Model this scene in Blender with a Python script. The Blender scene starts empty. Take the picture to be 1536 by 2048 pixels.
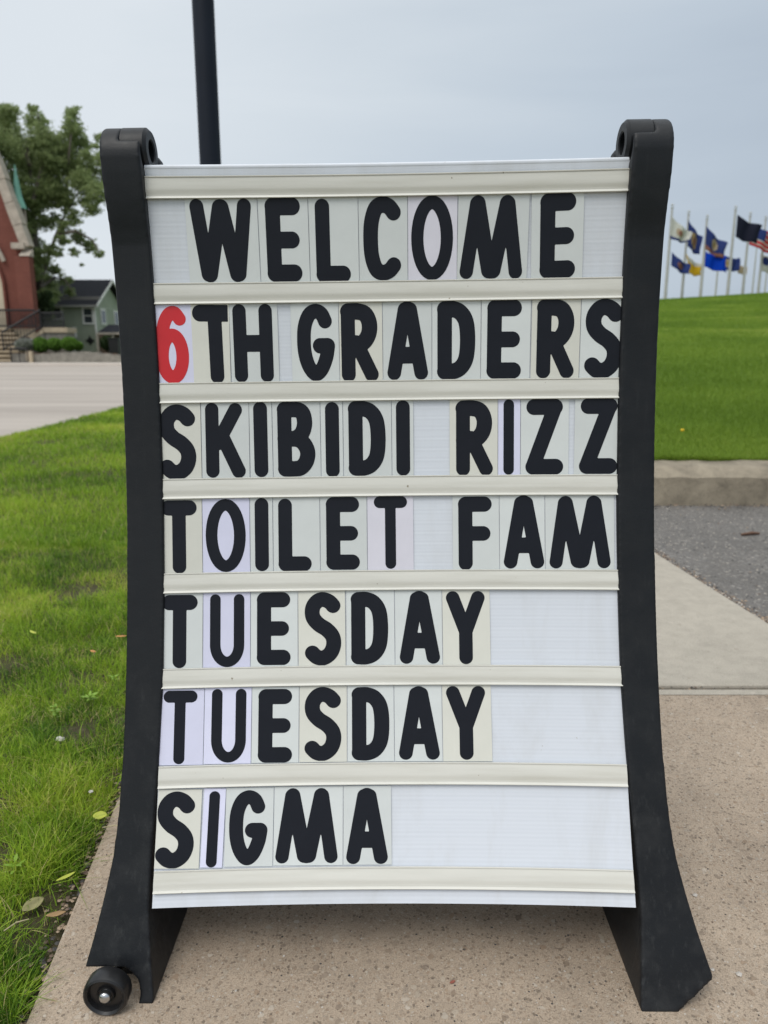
import bpy, bmesh, math, random
import numpy as np
from mathutils import Vector, Matrix
from mathutils.bvhtree import BVHTree
R = math.radians
random.seed(7); rng = np.random.default_rng(11)
scn = bpy.context.scene
COL = scn.collection

# ------------------------------------------------------------------ camera
FPX, PITCH, CZ = 1480.0, R(12.4), 0.79          # focal length in pixels of the 1536x2048 picture
cam_d = bpy.data.cameras.new('camera'); cam = bpy.data.objects.new('camera', cam_d); COL.objects.link(cam)
cam_d.sensor_fit = 'VERTICAL'; cam_d.sensor_height = 36.0; cam_d.lens = 36.0 * FPX / 2048
cam.location = (0, 0, CZ); cam.rotation_euler = (R(90) - PITCH, 0, 0)
cam_d.clip_start = 0.05; cam_d.clip_end = 3000
cam_d.dof.use_dof = True; cam_d.dof.focus_distance = 0.97; cam_d.dof.aperture_fstop = 6.5
scn.camera = cam

# ------------------------------------------------------------------ world and sun (bright overcast)
SUN_EL, SUN_AZ = R(57), R(208)     # azimuth from +Y clockwise: behind the camera, slightly left
w = bpy.data.worlds.new('World'); scn.world = w; w.use_nodes = True
nt = w.node_tree; nt.nodes.clear()
N = lambda t, **k: _node(nt, t, **k)
def _node(tree, t, **k):
    n = tree.nodes.new(t)
    for a, b in k.items(): setattr(n, a, b)
    return n
out = N('ShaderNodeOutputWorld'); bg = N('ShaderNodeBackground'); bg2 = N('ShaderNodeBackground'); mixs = N('ShaderNodeMixShader')
sky = N('ShaderNodeTexSky', sky_type='NISHITA'); sky.sun_disc = False
sky.sun_elevation = SUN_EL; sky.sun_rotation = SUN_AZ; sky.dust_density = 4
nt.links.new(sky.outputs[0], bg.inputs[0]); bg.inputs[1].default_value = 0.10
tc = N('ShaderNodeTexCoord')
sep = N('ShaderNodeSeparateXYZ'); nt.links.new(tc.outputs['Generated'], sep.inputs[0])
# cloud sheet: brighter towards the zenith and towards the left (the thin part of the cloud), soft streaks
mp = N('ShaderNodeMapping'); mp.inputs['Scale'].default_value = (1.1, 1.1, 6.5)
nt.links.new(tc.outputs['Generated'], mp.inputs[0])
nz = N('ShaderNodeTexNoise'); nz.inputs['Scale'].default_value = 1.6; nz.inputs['Detail'].default_value = 5; nz.inputs['Roughness'].default_value = .5
nz.inputs['Distortion'].default_value = .4
nt.links.new(mp.outputs[0], nz.inputs['Vector'])
side = N('ShaderNodeMath', operation='MULTIPLY_ADD'); nt.links.new(sep.outputs[0], side.inputs[0]); side.inputs[1].default_value = -.95; side.inputs[2].default_value = .335
up = N('ShaderNodeMath', operation='MULTIPLY_ADD'); nt.links.new(sep.outputs[2], up.inputs[0]); up.inputs[1].default_value = .30; nt.links.new(side.outputs[0], up.inputs[2])
ns = N('ShaderNodeMath', operation='MULTIPLY_ADD'); nt.links.new(nz.outputs[0], ns.inputs[0]); ns.inputs[1].default_value = .52; nt.links.new(up.outputs[0], ns.inputs[2])
cr = N('ShaderNodeValToRGB'); nt.links.new(ns.outputs[0], cr.inputs[0])
cr.color_ramp.elements[0].position = .10; cr.color_ramp.elements[0].color = (.42, .492, .580, 1)
cr.color_ramp.elements[1].position = 1.10 if False else 1.0; cr.color_ramp.elements[1].color = (.73, .785, .835, 1)
e = cr.color_ramp.elements.new(.45); e.color = (.53, .605, .685, 1)
e = cr.color_ramp.elements.new(.75); e.color = (.64, .705, .765, 1)
# overcast luminance law: zenith about three times the horizon
zen = N('ShaderNodeMapRange'); nt.links.new(sep.outputs[2], zen.inputs[0])
zen.inputs[1].default_value = .52; zen.inputs[2].default_value = 1.0; zen.inputs[3].default_value = 1.0; zen.inputs[4].default_value = 2.1
zc_ = N('ShaderNodeMix', data_type='RGBA'); zf = N('ShaderNodeMapRange'); nt.links.new(sep.outputs[2], zf.inputs[0]); zf.inputs[1].default_value = .5; zf.inputs[2].default_value = .95; zf.inputs[4].default_value = .75
nt.links.new(zf.outputs[0], zc_.inputs[0]); nt.links.new(cr.outputs[0], zc_.inputs[6]); zc_.inputs[7].default_value = (.66, .665, .66, 1)
nt.links.new(zc_.outputs[2], bg2.inputs[0]); nt.links.new(zen.outputs[0], bg2.inputs[1])
mixs.inputs[0].default_value = .93
nt.links.new(bg.outputs[0], mixs.inputs[1]); nt.links.new(bg2.outputs[0], mixs.inputs[2]); nt.links.new(mixs.outputs[0], out.inputs[0])
sd = bpy.data.lights.new('sun', 'SUN'); sd.energy = 1.35; sd.angle = R(30); sd.color = (1, .965, .91)
sun = bpy.data.objects.new('sun', sd); COL.objects.link(sun)
sdir = Vector((math.sin(SUN_AZ) * math.cos(SUN_EL), math.cos(SUN_AZ) * math.cos(SUN_EL), math.sin(SUN_EL)))
sun.rotation_euler = sdir.to_track_quat('Z', 'Y').to_euler(); sun.location = (-3, -6, 9)
vs = scn.view_settings; vs.view_transform = 'Standard'; vs.look = 'None'; vs.gamma = 1; vs.use_curve_mapping = False; vs.exposure = 0.06

# ------------------------------------------------------------------ helpers
def at(px, py, Y):
    """world point seen at picture position (px, py) at distance Y in front of the camera"""
    a = (px - 768) / FPX; b = (py - 1024) / FPX
    # direction: forward + a*right + b*down
    fy, fz = math.cos(PITCH), -math.sin(PITCH); dy, dz = -math.sin(PITCH), -math.cos(PITCH)
    d = Vector((a, fy + b * dy, fz + b * dz)); t = Y / d.y
    return Vector((d.x * t, Y, CZ + d.z * t))

def tag(o, label=None, cat=None, group=None, kind=None):
    if label: o['label'] = label
    if cat: o['category'] = cat
    if group: o['group'] = group
    if kind: o['kind'] = kind
    return o
def empty(name, loc, label, cat, group=None, rot=(0, 0, 0)):
    o = bpy.data.objects.new(name, None); o.location = loc; o.rotation_euler = rot; o.empty_display_size = .1
    COL.objects.link(o); return tag(o, label, cat, group)
def link(name, me, mat=None, parent=None, smooth=None, loc=None):
    o = bpy.data.objects.new(name, me); COL.objects.link(o)
    if mat is not None and not me.materials:
        for m in (mat if isinstance(mat, (list, tuple)) else [mat]): me.materials.append(m)
    if parent is not None:
        o.parent = parent
        if loc is None and not name.startswith('_'):
            pass
    if loc is not None: o.location = loc
    if smooth is not None: shade(me, smooth)
    return o
def shade(me, ang=40):
    if not len(me.polygons): return
    me.polygons.foreach_set('use_smooth', [True] * len(me.polygons))
    bm = bmesh.new(); bm.from_mesh(me)
    for e in bm.edges:
        e.smooth = not (len(e.link_faces) == 2 and e.calc_face_angle(0) > R(ang))
    bm.to_mesh(me); bm.free()
class MB:
    """collects shapes in world coordinates and links them as one mesh object (relative to the parent's origin)"""
    def __init__(s): s.v = []; s.f = []; s.m = []
    def add(s, vs, fs, m=0):
        k = len(s.v); s.v += [tuple(v) for v in vs]; s.f += [tuple(i + k for i in f) for f in fs]; s.m += [m] * len(fs); return s
    def box(s, a, b, m=0, top=None):
        (x0, y0, z0), (x1, y1, z1) = a, b
        vs = [(x0,y0,z0),(x1,y0,z0),(x1,y1,z0),(x0,y1,z0),(x0,y0,z1),(x1,y0,z1),(x1,y1,z1),(x0,y1,z1)]
        return s.add(vs, [(0,3,2,1),(4,5,6,7),(0,1,5,4),(1,2,6,5),(2,3,7,6),(3,0,4,7)], m)
    def prism(s, pts, ext, m=0):
        """closed polygon pts (3D) extruded by vector ext"""
        n = len(pts); ext = Vector(ext); P = [Vector(p) for p in pts]
        nrm = sum(((P[i] - P[0]).cross(P[(i + 1) % n] - P[0]) for i in range(1, n)), Vector())
        if nrm.dot(ext) > 0: P.reverse()
        vs = P + [p + ext for p in P]
        fs = [tuple(range(n)), tuple(range(2 * n - 1, n - 1, -1))] + [((i + 1) % n, i, i + n, (i + 1) % n + n) for i in range(n)]
        return s.add(vs, fs, m)
    def tube(s, pts, rad, n=8, m=0, cap=True):
        pts = [Vector(p) for p in pts]; rad = rad if isinstance(rad, (list, tuple)) else [rad] * len(pts)
        k = len(s.v); ref = None
        for i, p in enumerate(pts):
            d = (pts[min(i + 1, len(pts) - 1)] - pts[max(i - 1, 0)]).normalized()
            if ref is None: ref = Vector((1, 0, 0)) if abs(d.x) < .8 else Vector((0, 1, 0))
            a = d.cross(ref).normalized(); b = d.cross(a).normalized(); ref = b.cross(d) if False else ref
            for j in range(n):
                t = 2 * math.pi * j / n
                s.v.append(tuple(p + (a * math.cos(t) + b * math.sin(t)) * rad[i]))
        for i in range(len(pts) - 1):
            for j in range(n):
                q = (k + i * n + j, k + i * n + (j + 1) % n, k + (i + 1) * n + (j + 1) % n, k + (i + 1) * n + j)
                s.f.append(q); s.m.append(m)
        if cap:
            s.f.append(tuple(k + j for j in range(n))[::-1]); s.m.append(m)
            s.f.append(tuple(k + (len(pts) - 1) * n + j for j in range(n))); s.m.append(m)
        return s
    def lathe(s, prof, c, axis='Z', n=32, m=0):
        k = len(s.v); c = Vector(c)
        for (r, h) in prof:
            for j in range(n):
                t = 2 * math.pi * j / n; x, y = r * math.cos(t), r * math.sin(t)
                p = {'Z': (x, y, h), 'Y': (x, h, -y), 'X': (h, x, y)}[axis]
                s.v.append(tuple(c + Vector(p)))
        for i in range(len(prof) - 1):
            for j in range(n):
                s.f.append((k + i * n + j, k + i * n + (j + 1) % n, k + (i + 1) * n + (j + 1) % n, k + (i + 1) * n + j)); s.m.append(m)
        return s
    def build(s, name, mat=None, parent=None, smooth=None, origin=None, fix=True):
        o = Vector(origin) if origin is not None else (Vector(parent.location) if parent is not None and parent.type == 'EMPTY' and parent.parent is None else Vector((0, 0, 0)))
        me = bpy.data.meshes.new(name); me.from_pydata([tuple(Vector(v) - o) for v in s.v], [], s.f)
        if mat is not None:
            for mm in (mat if isinstance(mat, (list, tuple)) else [mat]): me.materials.append(mm)
        if any(s.m): me.polygons.foreach_set('material_index', s.m)
        if fix:
            bm = bmesh.new(); bm.from_mesh(me); bmesh.ops.recalc_face_normals(bm, faces=bm.faces); bm.to_mesh(me); bm.free()
        if smooth is not None: shade(me, smooth)
        ob = bpy.data.objects.new(name, me); COL.objects.link(ob)
        if parent is not None: ob.parent = parent
        elif origin is not None: ob.location = o
        return ob
def bevel_apply(o, wdt, seg=2):
    md = o.modifiers.new('bevel', 'BEVEL'); md.width = wdt; md.segments = seg; md.limit_method = 'ANGLE'; md.angle_limit = R(35); return o
def bake(o):
    """apply the modifiers without operators"""
    dg = bpy.context.evaluated_depsgraph_get(); me = bpy.data.meshes.new_from_object(o.evaluated_get(dg)); o.modifiers.clear()
    me.name = o.name; o.data = me; return o

# ------------------------------------------------------------------ materials
def mat_base(name, rough=.7, spec=.5):
    m = bpy.data.materials.new(name); m.use_nodes = True; t = m.node_tree
    b = t.nodes['Principled BSDF']; b.inputs['Roughness'].default_value = rough; b.inputs['Specular IOR Level'].default_value = spec
    return m, t, b
def ramp(t, fac, stops):
    r = t.nodes.new('ShaderNodeValToRGB'); el = r.color_ramp.elements
    el[0].position, el[0].color = stops[0][0], (*stops[0][1], 1); el[1].position, el[1].color = stops[-1][0], (*stops[-1][1], 1)
    for p, c in stops[1:-1]: x = el.new(p); x.color = (*c, 1)
    t.links.new(fac, r.inputs[0]); return r.outputs[0]
def coords(t, scale=(1, 1, 1), kind='Object'):
    c = t.nodes.new('ShaderNodeTexCoord'); mp = t.nodes.new('ShaderNodeMapping'); mp.inputs['Scale'].default_value = scale
    t.links.new(c.outputs[kind], mp.inputs[0]); return mp.outputs[0]
def noise(t, vec, scale, detail=4, rough=.55, dist=0):
    n = t.nodes.new('ShaderNodeTexNoise'); n.inputs['Scale'].default_value = scale; n.inputs['Detail'].default_value = detail
    n.inputs['Roughness'].default_value = rough; n.inputs['Distortion'].default_value = dist; t.links.new(vec, n.inputs['Vector']); return n
def mixc(t, fac, a, b, mode='MIX'):
    n = t.nodes.new('ShaderNodeMix'); n.data_type = 'RGBA'; n.blend_type = mode
    for sock, val in ((n.inputs[0], fac), (n.inputs[6], a), (n.inputs[7], b)):
        if isinstance(val, (int, float)): sock.default_value = val
        elif isinstance(val, tuple): sock.default_value = (*val, 1)
        else: t.links.new(val, sock)
    return n.outputs[2]
def math_(t, op, a, b=None):
    n = t.nodes.new('ShaderNodeMath'); n.operation = op
    for i, v in enumerate((a, b)):
        if v is None: continue
        if isinstance(v, (int, float)): n.inputs[i].default_value = v
        else: t.links.new(v, n.inputs[i])
    return n.outputs[0]
def bump(t, b, h, dist=.001, strength=1.0):
    n = t.nodes.new('ShaderNodeBump'); n.inputs['Distance'].default_value = dist; n.inputs['Strength'].default_value = strength
    t.links.new(h, n.inputs['Height']); t.links.new(n.outputs[0], b.inputs['Normal'])
def plain(name, col, rough=.6, spec=.5, var=.12, scale=6, bmp=0, metal=0, bs=200):
    m, t, b = mat_base(name, rough, spec); v = coords(t)
    n = noise(t, v, scale)
    lo = tuple(c * (1 - var) for c in col); hi = tuple(min(1, c * (1 + var)) for c in col)
    t.links.new(ramp(t, n.outputs[0], [(.3, lo), (.7, hi)]), b.inputs['Base Color']); b.inputs['Metallic'].default_value = metal
    if bmp: bump(t, b, noise(t, v, bs, 3).outputs[0], bmp)
    return m
M = {}
# moulded black polyethylene of the sign frame
m, t, b = mat_base('black_moulded_plastic', .42, .34); v = coords(t)
n1 = noise(t, v, 9, 5); n2 = noise(t, coords(t, (60, 60, 3)), 2.2, 6, .7); n3 = noise(t, v, 26, 6, .65)
sx = t.nodes.new('ShaderNodeSeparateXYZ'); t.links.new(v, sx.inputs[0])
low = t.nodes.new('ShaderNodeMapRange'); t.links.new(sx.outputs[2], low.inputs[0]); low.inputs[1].default_value = .45; low.inputs[2].default_value = 0.02; low.inputs[3].default_value = .25; low.inputs[4].default_value = 1
scr = ramp(t, n2.outputs[0], [(.56, (0, 0, 0)), (.74, (1, 1, 1))]); dst = ramp(t, n3.outputs[0], [(.46, (0, 0, 0)), (.78, (1, 1, 1))])
bw = t.nodes.new('ShaderNodeRGBToBW'); t.links.new(scr, bw.inputs[0]); bw2 = t.nodes.new('ShaderNodeRGBToBW'); t.links.new(dst, bw2.inputs[0])
fac = math_(t, 'MULTIPLY', math_(t, 'ADD', math_(t, 'MULTIPLY', bw.outputs[0], .26), math_(t, 'MULTIPLY', bw2.outputs[0], .22)), low.outputs[0])
c = mixc(t, fac, ramp(t, n1.outputs[0], [(.3, (.0055, .0066, .0088)), (.7, (.0080, .0095, .0120))]), (.085, .088, .088))
t.links.new(c, b.inputs['Base Color'])
t.links.new(ramp(t, n3.outputs[0], [(.3, (.38,) * 3), (.7, (.56,) * 3)]), b.inputs['Roughness'])
bump(t, b, noise(t, v, 420, 3).outputs[0], .00025, .6); M['black'] = m
M['wheel'] = plain('black_wheel_plastic', (.010, .010, .011), .35, .5, .2, 30, .0001)
M['steel'] = plain('zinc_bolt', (.55, .56, .57), .28, .5, .1, 40, 0, 1.0)
# white fluted plastic sheet
m, t, b = mat_base('white_fluted_plastic', .38, .45); v = coords(t)
n1 = noise(t, coords(t, (2, 2, 40)), 3, 3); n2 = noise(t, v, 300, 2)
sx = t.nodes.new('ShaderNodeSeparateXYZ'); t.links.new(v, sx.inputs[0])
wv = math_(t, 'SINE', math_(t, 'MULTIPLY', sx.outputs[2], 2 * math.pi / .0046))
fl = ramp(t, math_(t, 'MULTIPLY_ADD', wv, .5), [(0, (.655, .690, .750)), (1, (.690, .725, .785))])
t.nodes[-1] if False else None
t.links.new(mixc(t, .25, fl, ramp(t, n1.outputs[0], [(.35, (.65, .685, .745)), (.65, (.72, .755, .81))])), b.inputs['Base Color'])
lk = b.inputs['Base Color'].links[0].from_socket; gr = noise(t, coords(t, (9, 9, 1.2)), 1.6, 7, .68, .4); gs = noise(t, v, 95, 3, .5)
gm = mixc(t, 1.0, ramp(t, gr.outputs[0], [(.36, (.93, .92, .90)), (.56, (1, 1, 1))]), ramp(t, gs.outputs[0], [(.76, (1, 1, 1)), (.79, (.70, .66, .60))]), 'MULTIPLY')
t.links.new(mixc(t, 1.0, lk, gm, 'MULTIPLY'), b.inputs['Base Color'])
M['panel'] = m
# cream letter track
m, t, b = mat_base('cream_extrusion', .33, .45); v = coords(t, (4, 4, 60)); n1 = noise(t, v, 2, 4)
sp = noise(t, coords(t), 140, 2, .4)
spk = ramp(t, sp.outputs[0], [(.77, (1, 1, 1)), (.80, (.45, .40, .33))])
t.links.new(mixc(t, 1.0, ramp(t, n1.outputs[0], [(.28, (.60, .588, .525)), (.5, (.655, .645, .588)), (.7, (.69, .68, .622))]), spk, 'MULTIPLY'), b.inputs['Base Color']); M['cream'] = m
def card_mat(name, col, speck=True):
    m, t, b = mat_base(name, .30, .45); v = coords(t)
    oi = t.nodes.new('ShaderNodeObjectInfo'); hs = t.nodes.new('ShaderNodeHueSaturation')
    n1 = noise(t, v, 22, 4); base = ramp(t, n1.outputs[0], [(.3, tuple(c * .96 for c in col)), (.7, tuple(min(1, c * 1.03) for c in col))])
    sp = noise(t, v, 170, 3, .5); k = ramp(t, sp.outputs[0], [(.775, (1, 1, 1)), (.80, (.5, .42, .3))])
    t.links.new(mixc(t, 1.0, base, k, 'MULTIPLY'), hs.inputs['Color'])
    t.links.new(math_(t, 'ADD', math_(t, 'MULTIPLY', oi.outputs['Random'], .10), .95), hs.inputs['Value']); t.links.new(hs.outputs[0], b.inputs['Base Color'])
    return m
M['w'] = card_mat('clear_white_letter_card', (.650, .680, .670)); M['c'] = card_mat('yellowed_letter_card', (.675, .672, .605))
M['l'] = card_mat('lavender_letter_card', (.690, .695, .86)); M['p'] = card_mat('pinkish_letter_card', (.70, .685, .76))
m, t, b = mat_base('black_letter_ink', .38, .20); v = coords(t)
n1 = noise(t, v, 30, 6, .7); n2 = noise(t, coords(t, (1, 1, 5)), 160, 4, .6)
sc = ramp(t, n2.outputs[0], [(.74, (.010, .0115, .017)), (.79, (.045, .045, .045))])
t.links.new(mixc(t, .5, sc, ramp(t, n1.outputs[0], [(.3, (.008, .0095, .015)), (.7, (.0125, .014, .021))])), b.inputs['Base Color']); M['ink'] = m
M['red'] = plain('red_letter_ink', (.60, .020, .028), .34, .45, .06, 20)
# exposed aggregate concrete (near slab)
def aggregate(name, base, stones, s1=190, s2=70, amount=(.62, .80), bumpd=.0012, stain=.25, pit=.5, fc=.38, bigs=2.2):
    m, t, b = mat_base(name, .85, .3); v = coords(t)
    big = noise(t, v, bigs, 6, .6, .3); mid = noise(t, v, 22, 5, .6); fine = noise(t, v, 520, 3, .6)
    c = ramp(t, mid.outputs[0], [(.25, tuple(x * .80 for x in base)), (.5, base), (.75, tuple(x * 1.17 for x in base))])
    c = mixc(t, 1.0, c, ramp(t, fine.outputs[0], [(.25, (1 - fc,) * 3), (.5, (1, 1, 1)), (.75, (1 + fc * .7,) * 3)]), 'MULTIPLY')
    def vor(scale, lo, hi, rad):
        vo = t.nodes.new('ShaderNodeTexVoronoi'); vo.inputs['Scale'].default_value = scale; vo.inputs['Randomness'].default_value = 1
        dv = noise(t, v, scale * .9, 2); ad = t.nodes.new('ShaderNodeVectorMath'); ad.operation = 'MULTIPLY_ADD'
        t.links.new(dv.outputs['Color'], ad.inputs[0]); ad.inputs[1].default_value = (1.0 / scale,) * 3; t.links.new(v, ad.inputs[2]); t.links.new(ad.outputs[0], vo.inputs['Vector'])
        sp_ = t.nodes.new('ShaderNodeSeparateColor'); t.links.new(vo.outputs['Color'], sp_.inputs[0])
        on = math_(t, 'MULTIPLY', math_(t, 'GREATER_THAN', sp_.outputs[0], lo), math_(t, 'LESS_THAN', vo.outputs['Distance'], rad))
        return on, sp_.outputs[1], vo.outputs['Distance']
    hgt = math_(t, 'ADD', math_(t, 'MULTIPLY', fine.outputs[0], .35), math_(t, 'MULTIPLY', mid.outputs[0], .5))
    for sc_, th, rad in ((s1 * 2.1, .5, .40), (s1, amount[0], .42), (s2, amount[1], .36)):
        on, r2, dist = vor(sc_, th, 1, rad)
        scol = ramp(t, r2, [(i / (len(stones) - 1), s) for i, s in enumerate(stones)])
        c = mixc(t, math_(t, 'MULTIPLY', on, .85), c, scol); hgt = math_(t, 'ADD', hgt, math_(t, 'MULTIPLY', on, .35))
    on, r2, dist = vor(150, .80, 1, .30)     # pits
    c = mixc(t, math_(t, 'MULTIPLY', on, pit), c, tuple(x * .25 for x in base)); hgt = math_(t, 'SUBTRACT', hgt, math_(t, 'MULTIPLY', on, 1.2))
    c = mixc(t, stain, c, ramp(t, big.outputs[0], [(.3, tuple(x * .55 for x in base)), (.5, base), (.7, tuple(x * 1.3 for x in base))]))
    t.links.new(c, b.inputs['Base Color']); bump(t, b, hgt, bumpd, .9); return m
M['slab'] = aggregate('tan_exposed_aggregate_concrete', (.400, .318, .240), [(.07, .05, .04), (.42, .34, .26), (.20, .145, .10), (.52, .45, .36), (.12, .09, .065), (.33, .22, .14), (.60, .55, .47), (.16, .12, .09)], 215, 85, (.42, .74), .0022, .40, 1.0, .6, 3.5)
M['walk'] = aggregate('pale_broomed_concrete', (.395, .358, .298), [(.30, .26, .21), (.46, .41, .34), (.38, .34, .28), (.50, .45, .38)], 160, 50, (.85, .93), .0006, .30, .12)
M['asphalt'] = aggregate('worn_asphalt', (.150, .139, .126), [(.05, .05, .052), (.26, .25, .24), (.13, .128, .126), (.46, .43, .39), (.10, .098, .098), (.32, .29, .26)], 80, 42, (.25, .45), .004, .45, .5, .5)
M['kerb'] = aggregate('weathered_kerb_concrete', (.275, .235, .175), [(.20, .17, .13), (.36, .33, .28), (.28, .25, .2), (.42, .38, .32)], 60, 22, (.55, .60), .005, .95, .6, .5, 6.5)
# street concrete with long tyre streaks
m, t, b = mat_base('street_concrete', .8, .3); v = coords(t); st = noise(t, coords(t, (.05, .55, 1)), 1.5, 5, .6, .3); g = noise(t, v, 30, 4)
c = ramp(t, st.outputs[0], [(.35, (.30, .262, .228)), (.5, (.40, .352, .308)), (.65, (.47, .42, .37))])
t.links.new(mixc(t, .4, c, ramp(t, g.outputs[0], [(.3, (.35, .31, .27)), (.7, (.45, .405, .36))])), b.inputs['Base Color']); M['street'] = m
M['soil'] = aggregate('dark_soil', (.062, .055, .024), [(.05, .04, .02), (.12, .10, .06), (.09, .075, .045), (.15, .125, .075)], 120, 45, (.5, .7), .006, .5, .5)
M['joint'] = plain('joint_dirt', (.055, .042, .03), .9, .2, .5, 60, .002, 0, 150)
# turf below the modelled blades
def turf(name, a, b2, c3, sc=7):
    m, t, b = mat_base(name, .85, .15); v = coords(t); n1 = noise(t, v, sc * .12, 5, .6); n2 = noise(t, v, sc * 9, 5, .7)
    c = ramp(t, n1.outputs[0], [(.3, a), (.55, b2), (.75, c3)])
    t.links.new(mixc(t, 1, c, ramp(t, n2.outputs[0], [(.25, (.6, .6, .5)), (.5, (1, 1, 1)), (.75, (1.35, 1.3, 1.1))]), 'MULTIPLY'), b.inputs['Base Color'])
    bump(t, b, n2.outputs[0], .05, .8); return m
M['turf'] = turf('hill_turf', (.10, .165, .026), (.12, .19, .032), (.15, .215, .042))
M['verge'] = turf('verge_turf', (.07, .11, .02), (.085, .14, .022), (.12, .16, .035), 12)
def leafmat(name, stops, rough=.5, trans=.35, scale=2.0):
    m, t, b = mat_base(name, rough, .25); at_ = t.nodes.new('ShaderNodeAttribute'); at_.attribute_name = 'tint'
    c = ramp(t, at_.outputs['Fac'], stops); t.links.new(c, b.inputs['Base Color'])
    tr = t.nodes.new('ShaderNodeBsdfTranslucent'); t.links.new(c, tr.inputs[0]); mx = t.nodes.new('ShaderNodeMixShader'); mx.inputs[0].default_value = trans
    o = t.nodes['Material Output']; t.links.new(b.outputs[0], mx.inputs[1]); t.links.new(tr.outputs[0], mx.inputs[2]); t.links.new(mx.outputs[0], o.inputs[0]); return m
M['grass'] = leafmat('grass_blade', [(0, (.060, .150, .014)), (.30, (.22, .365, .030)), (.62, (.37, .520, .046)), (.8, (.53, .60, .08)), (.92, (.58, .52, .18)), (1, (.60, .49, .28))])
M['hillgrass'] = leafmat('hill_grass_blade', [(0, (.13, .225, .024)), (.5, (.215, .33, .040)), (.85, (.31, .41, .060)), (1, (.42, .44, .12))])
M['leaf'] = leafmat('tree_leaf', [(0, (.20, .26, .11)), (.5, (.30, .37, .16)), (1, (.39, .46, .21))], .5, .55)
M['darkleaf'] = leafmat('dark_leaf', [(0, (.030, .052, .020)), (1, (.07, .11, .04))])
M['boxwood'] = leafmat('boxwood_leaf', [(0, (.06, .14, .018)), (.6, (.11, .23, .030)), (1, (.17, .30, .05))])
M['silver'] = leafmat('silver_shrub_leaf', [(0, (.12, .15, .11)), (.6, (.23, .25, .20)), (1, (.42, .41, .40))])
M['bark'] = plain('bark', (.12, .105, .085), .9, .2, .35, 8, .01, 0, 20)

# ------------------------------------------------------------------ setting: ground sheets
def sheet(name, poly, z, mat, thick=0.0):
    mb = MB()
    if thick: mb.prism([(x, y, z) for x, y in poly], (0, 0, -thick))
    else: mb.add([(x, y, z) for x, y in poly], [tuple(range(len(poly)))])
    o = mb.build(name, mat, fix=bool(thick)); tag(o, kind='structure')
    if not thick and o.data.polygons[0].normal.z < 0: o.data.flip_normals()
    return o
LX = lambda y: -.352 - .108 * y if y < 3 else -.676 - .05 * (y - 3)        # left edge of the walk
RX = lambda y: 1.285 - .072 * y                       # right edge of the walk
RE = lambda y: -3.25 - .035 * y                       # street edge
sheet('ground', [(-900, -60), (900, -60), (900, 1500), (-900, 1500)], -.16, M['verge'])
sheet('street', [(-70, -8), (RE(-8), -8), (RE(5), 5), (RE(12), 12), (RE(20), 20), (RE(38.2), 38.2), (-70, 38.2)], -.035, M['street'], .10)
# near slab and the slabs of the walk beyond the joint
def slab(poly, mat, name='sidewalk'):
    o = sheet(name, poly, 0, mat, .11); bevel_apply(o, .006, 2); return o
slab([(LX(-1.2), -1.2), (3.4, -1.2), (3.4, 1.630), (LX(1.630), 1.630)], M['slab'])
ys = [1.650, 3.30, 4.95, 6.6, 8.25, 9.9, 11.55]
for i in range(len(ys) - 1):
    a, b_ = ys[i], ys[i + 1] - .012
    slab([(LX(a), a), (RX(a), a), (RX(b_), b_), (LX(b_), b_)], M['walk'])
sheet('parking_lot', [(RX(1.655) + .004, 1.650), (14, 1.650), (14, 3.80), (RX(3.80) + .004, 3.80)], -.012, M['asphalt'], .08)
sheet('slab_margin', [(-.50, 1.598), (3.38, 1.598), (3.38, 1.6245), (-.50, 1.6245)], .0012, M['walk'])
sheet('joint_dirt', [(-.8, 1.60), (3.39, 1.60), (3.39, 1.70), (-.8, 1.70)], -.014, M['joint'])

sheet('kerb_foot_soil_shade', [(.9, 3.78), (14, 3.78), (14, 3.86), (.9, 3.86)], -.030, M['joint'])  # dark strip: soil in the gap, also standing in for the kerb's shadow
# kerb along the hill
kb = empty('kerb', (1.2, 3.85, 0), 'weathered tan concrete kerb between asphalt and the grass hill', 'kerb')
def kerb_piece(x0, x1, zt, y0):
    prof = [(y0, -.05), (y0 + .012, .128 * zt), (y0 + .10, .172 * zt), (y0 + .135, .178 * zt), (y0 + .28, .180 * zt), (y0 + .28, -.05)]
    mb = MB(); n = 24; k = len(prof)
    vs = []
    for i in range(n + 1):
        x = x0 + (x1 - x0) * i / n
        for j, (y, z) in enumerate(prof):
            vs.append((x, y + random.uniform(-.004, .004) * (0 < j < 4), z + random.uniform(-.004, .004) * (0 < j < 5)))
    fs = [(i * k + j, (i + 1) * k + j, (i + 1) * k + (j + 1) % k, i * k + (j + 1) % k) for i in range(n) for j in range(k)]
    fs += [tuple(range(k)), tuple(n * k + j for j in range(k))[::-1]]
    mb.add(vs, fs); mb.build('kerb_stone', M['kerb'], kb, 45)
kerb_piece(.95, 3.05, 1.0, 3.84); kerb_piece(3.06, 6.1, .99, 3.842); kerb_piece(6.11, 12, 1, 3.84)

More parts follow.
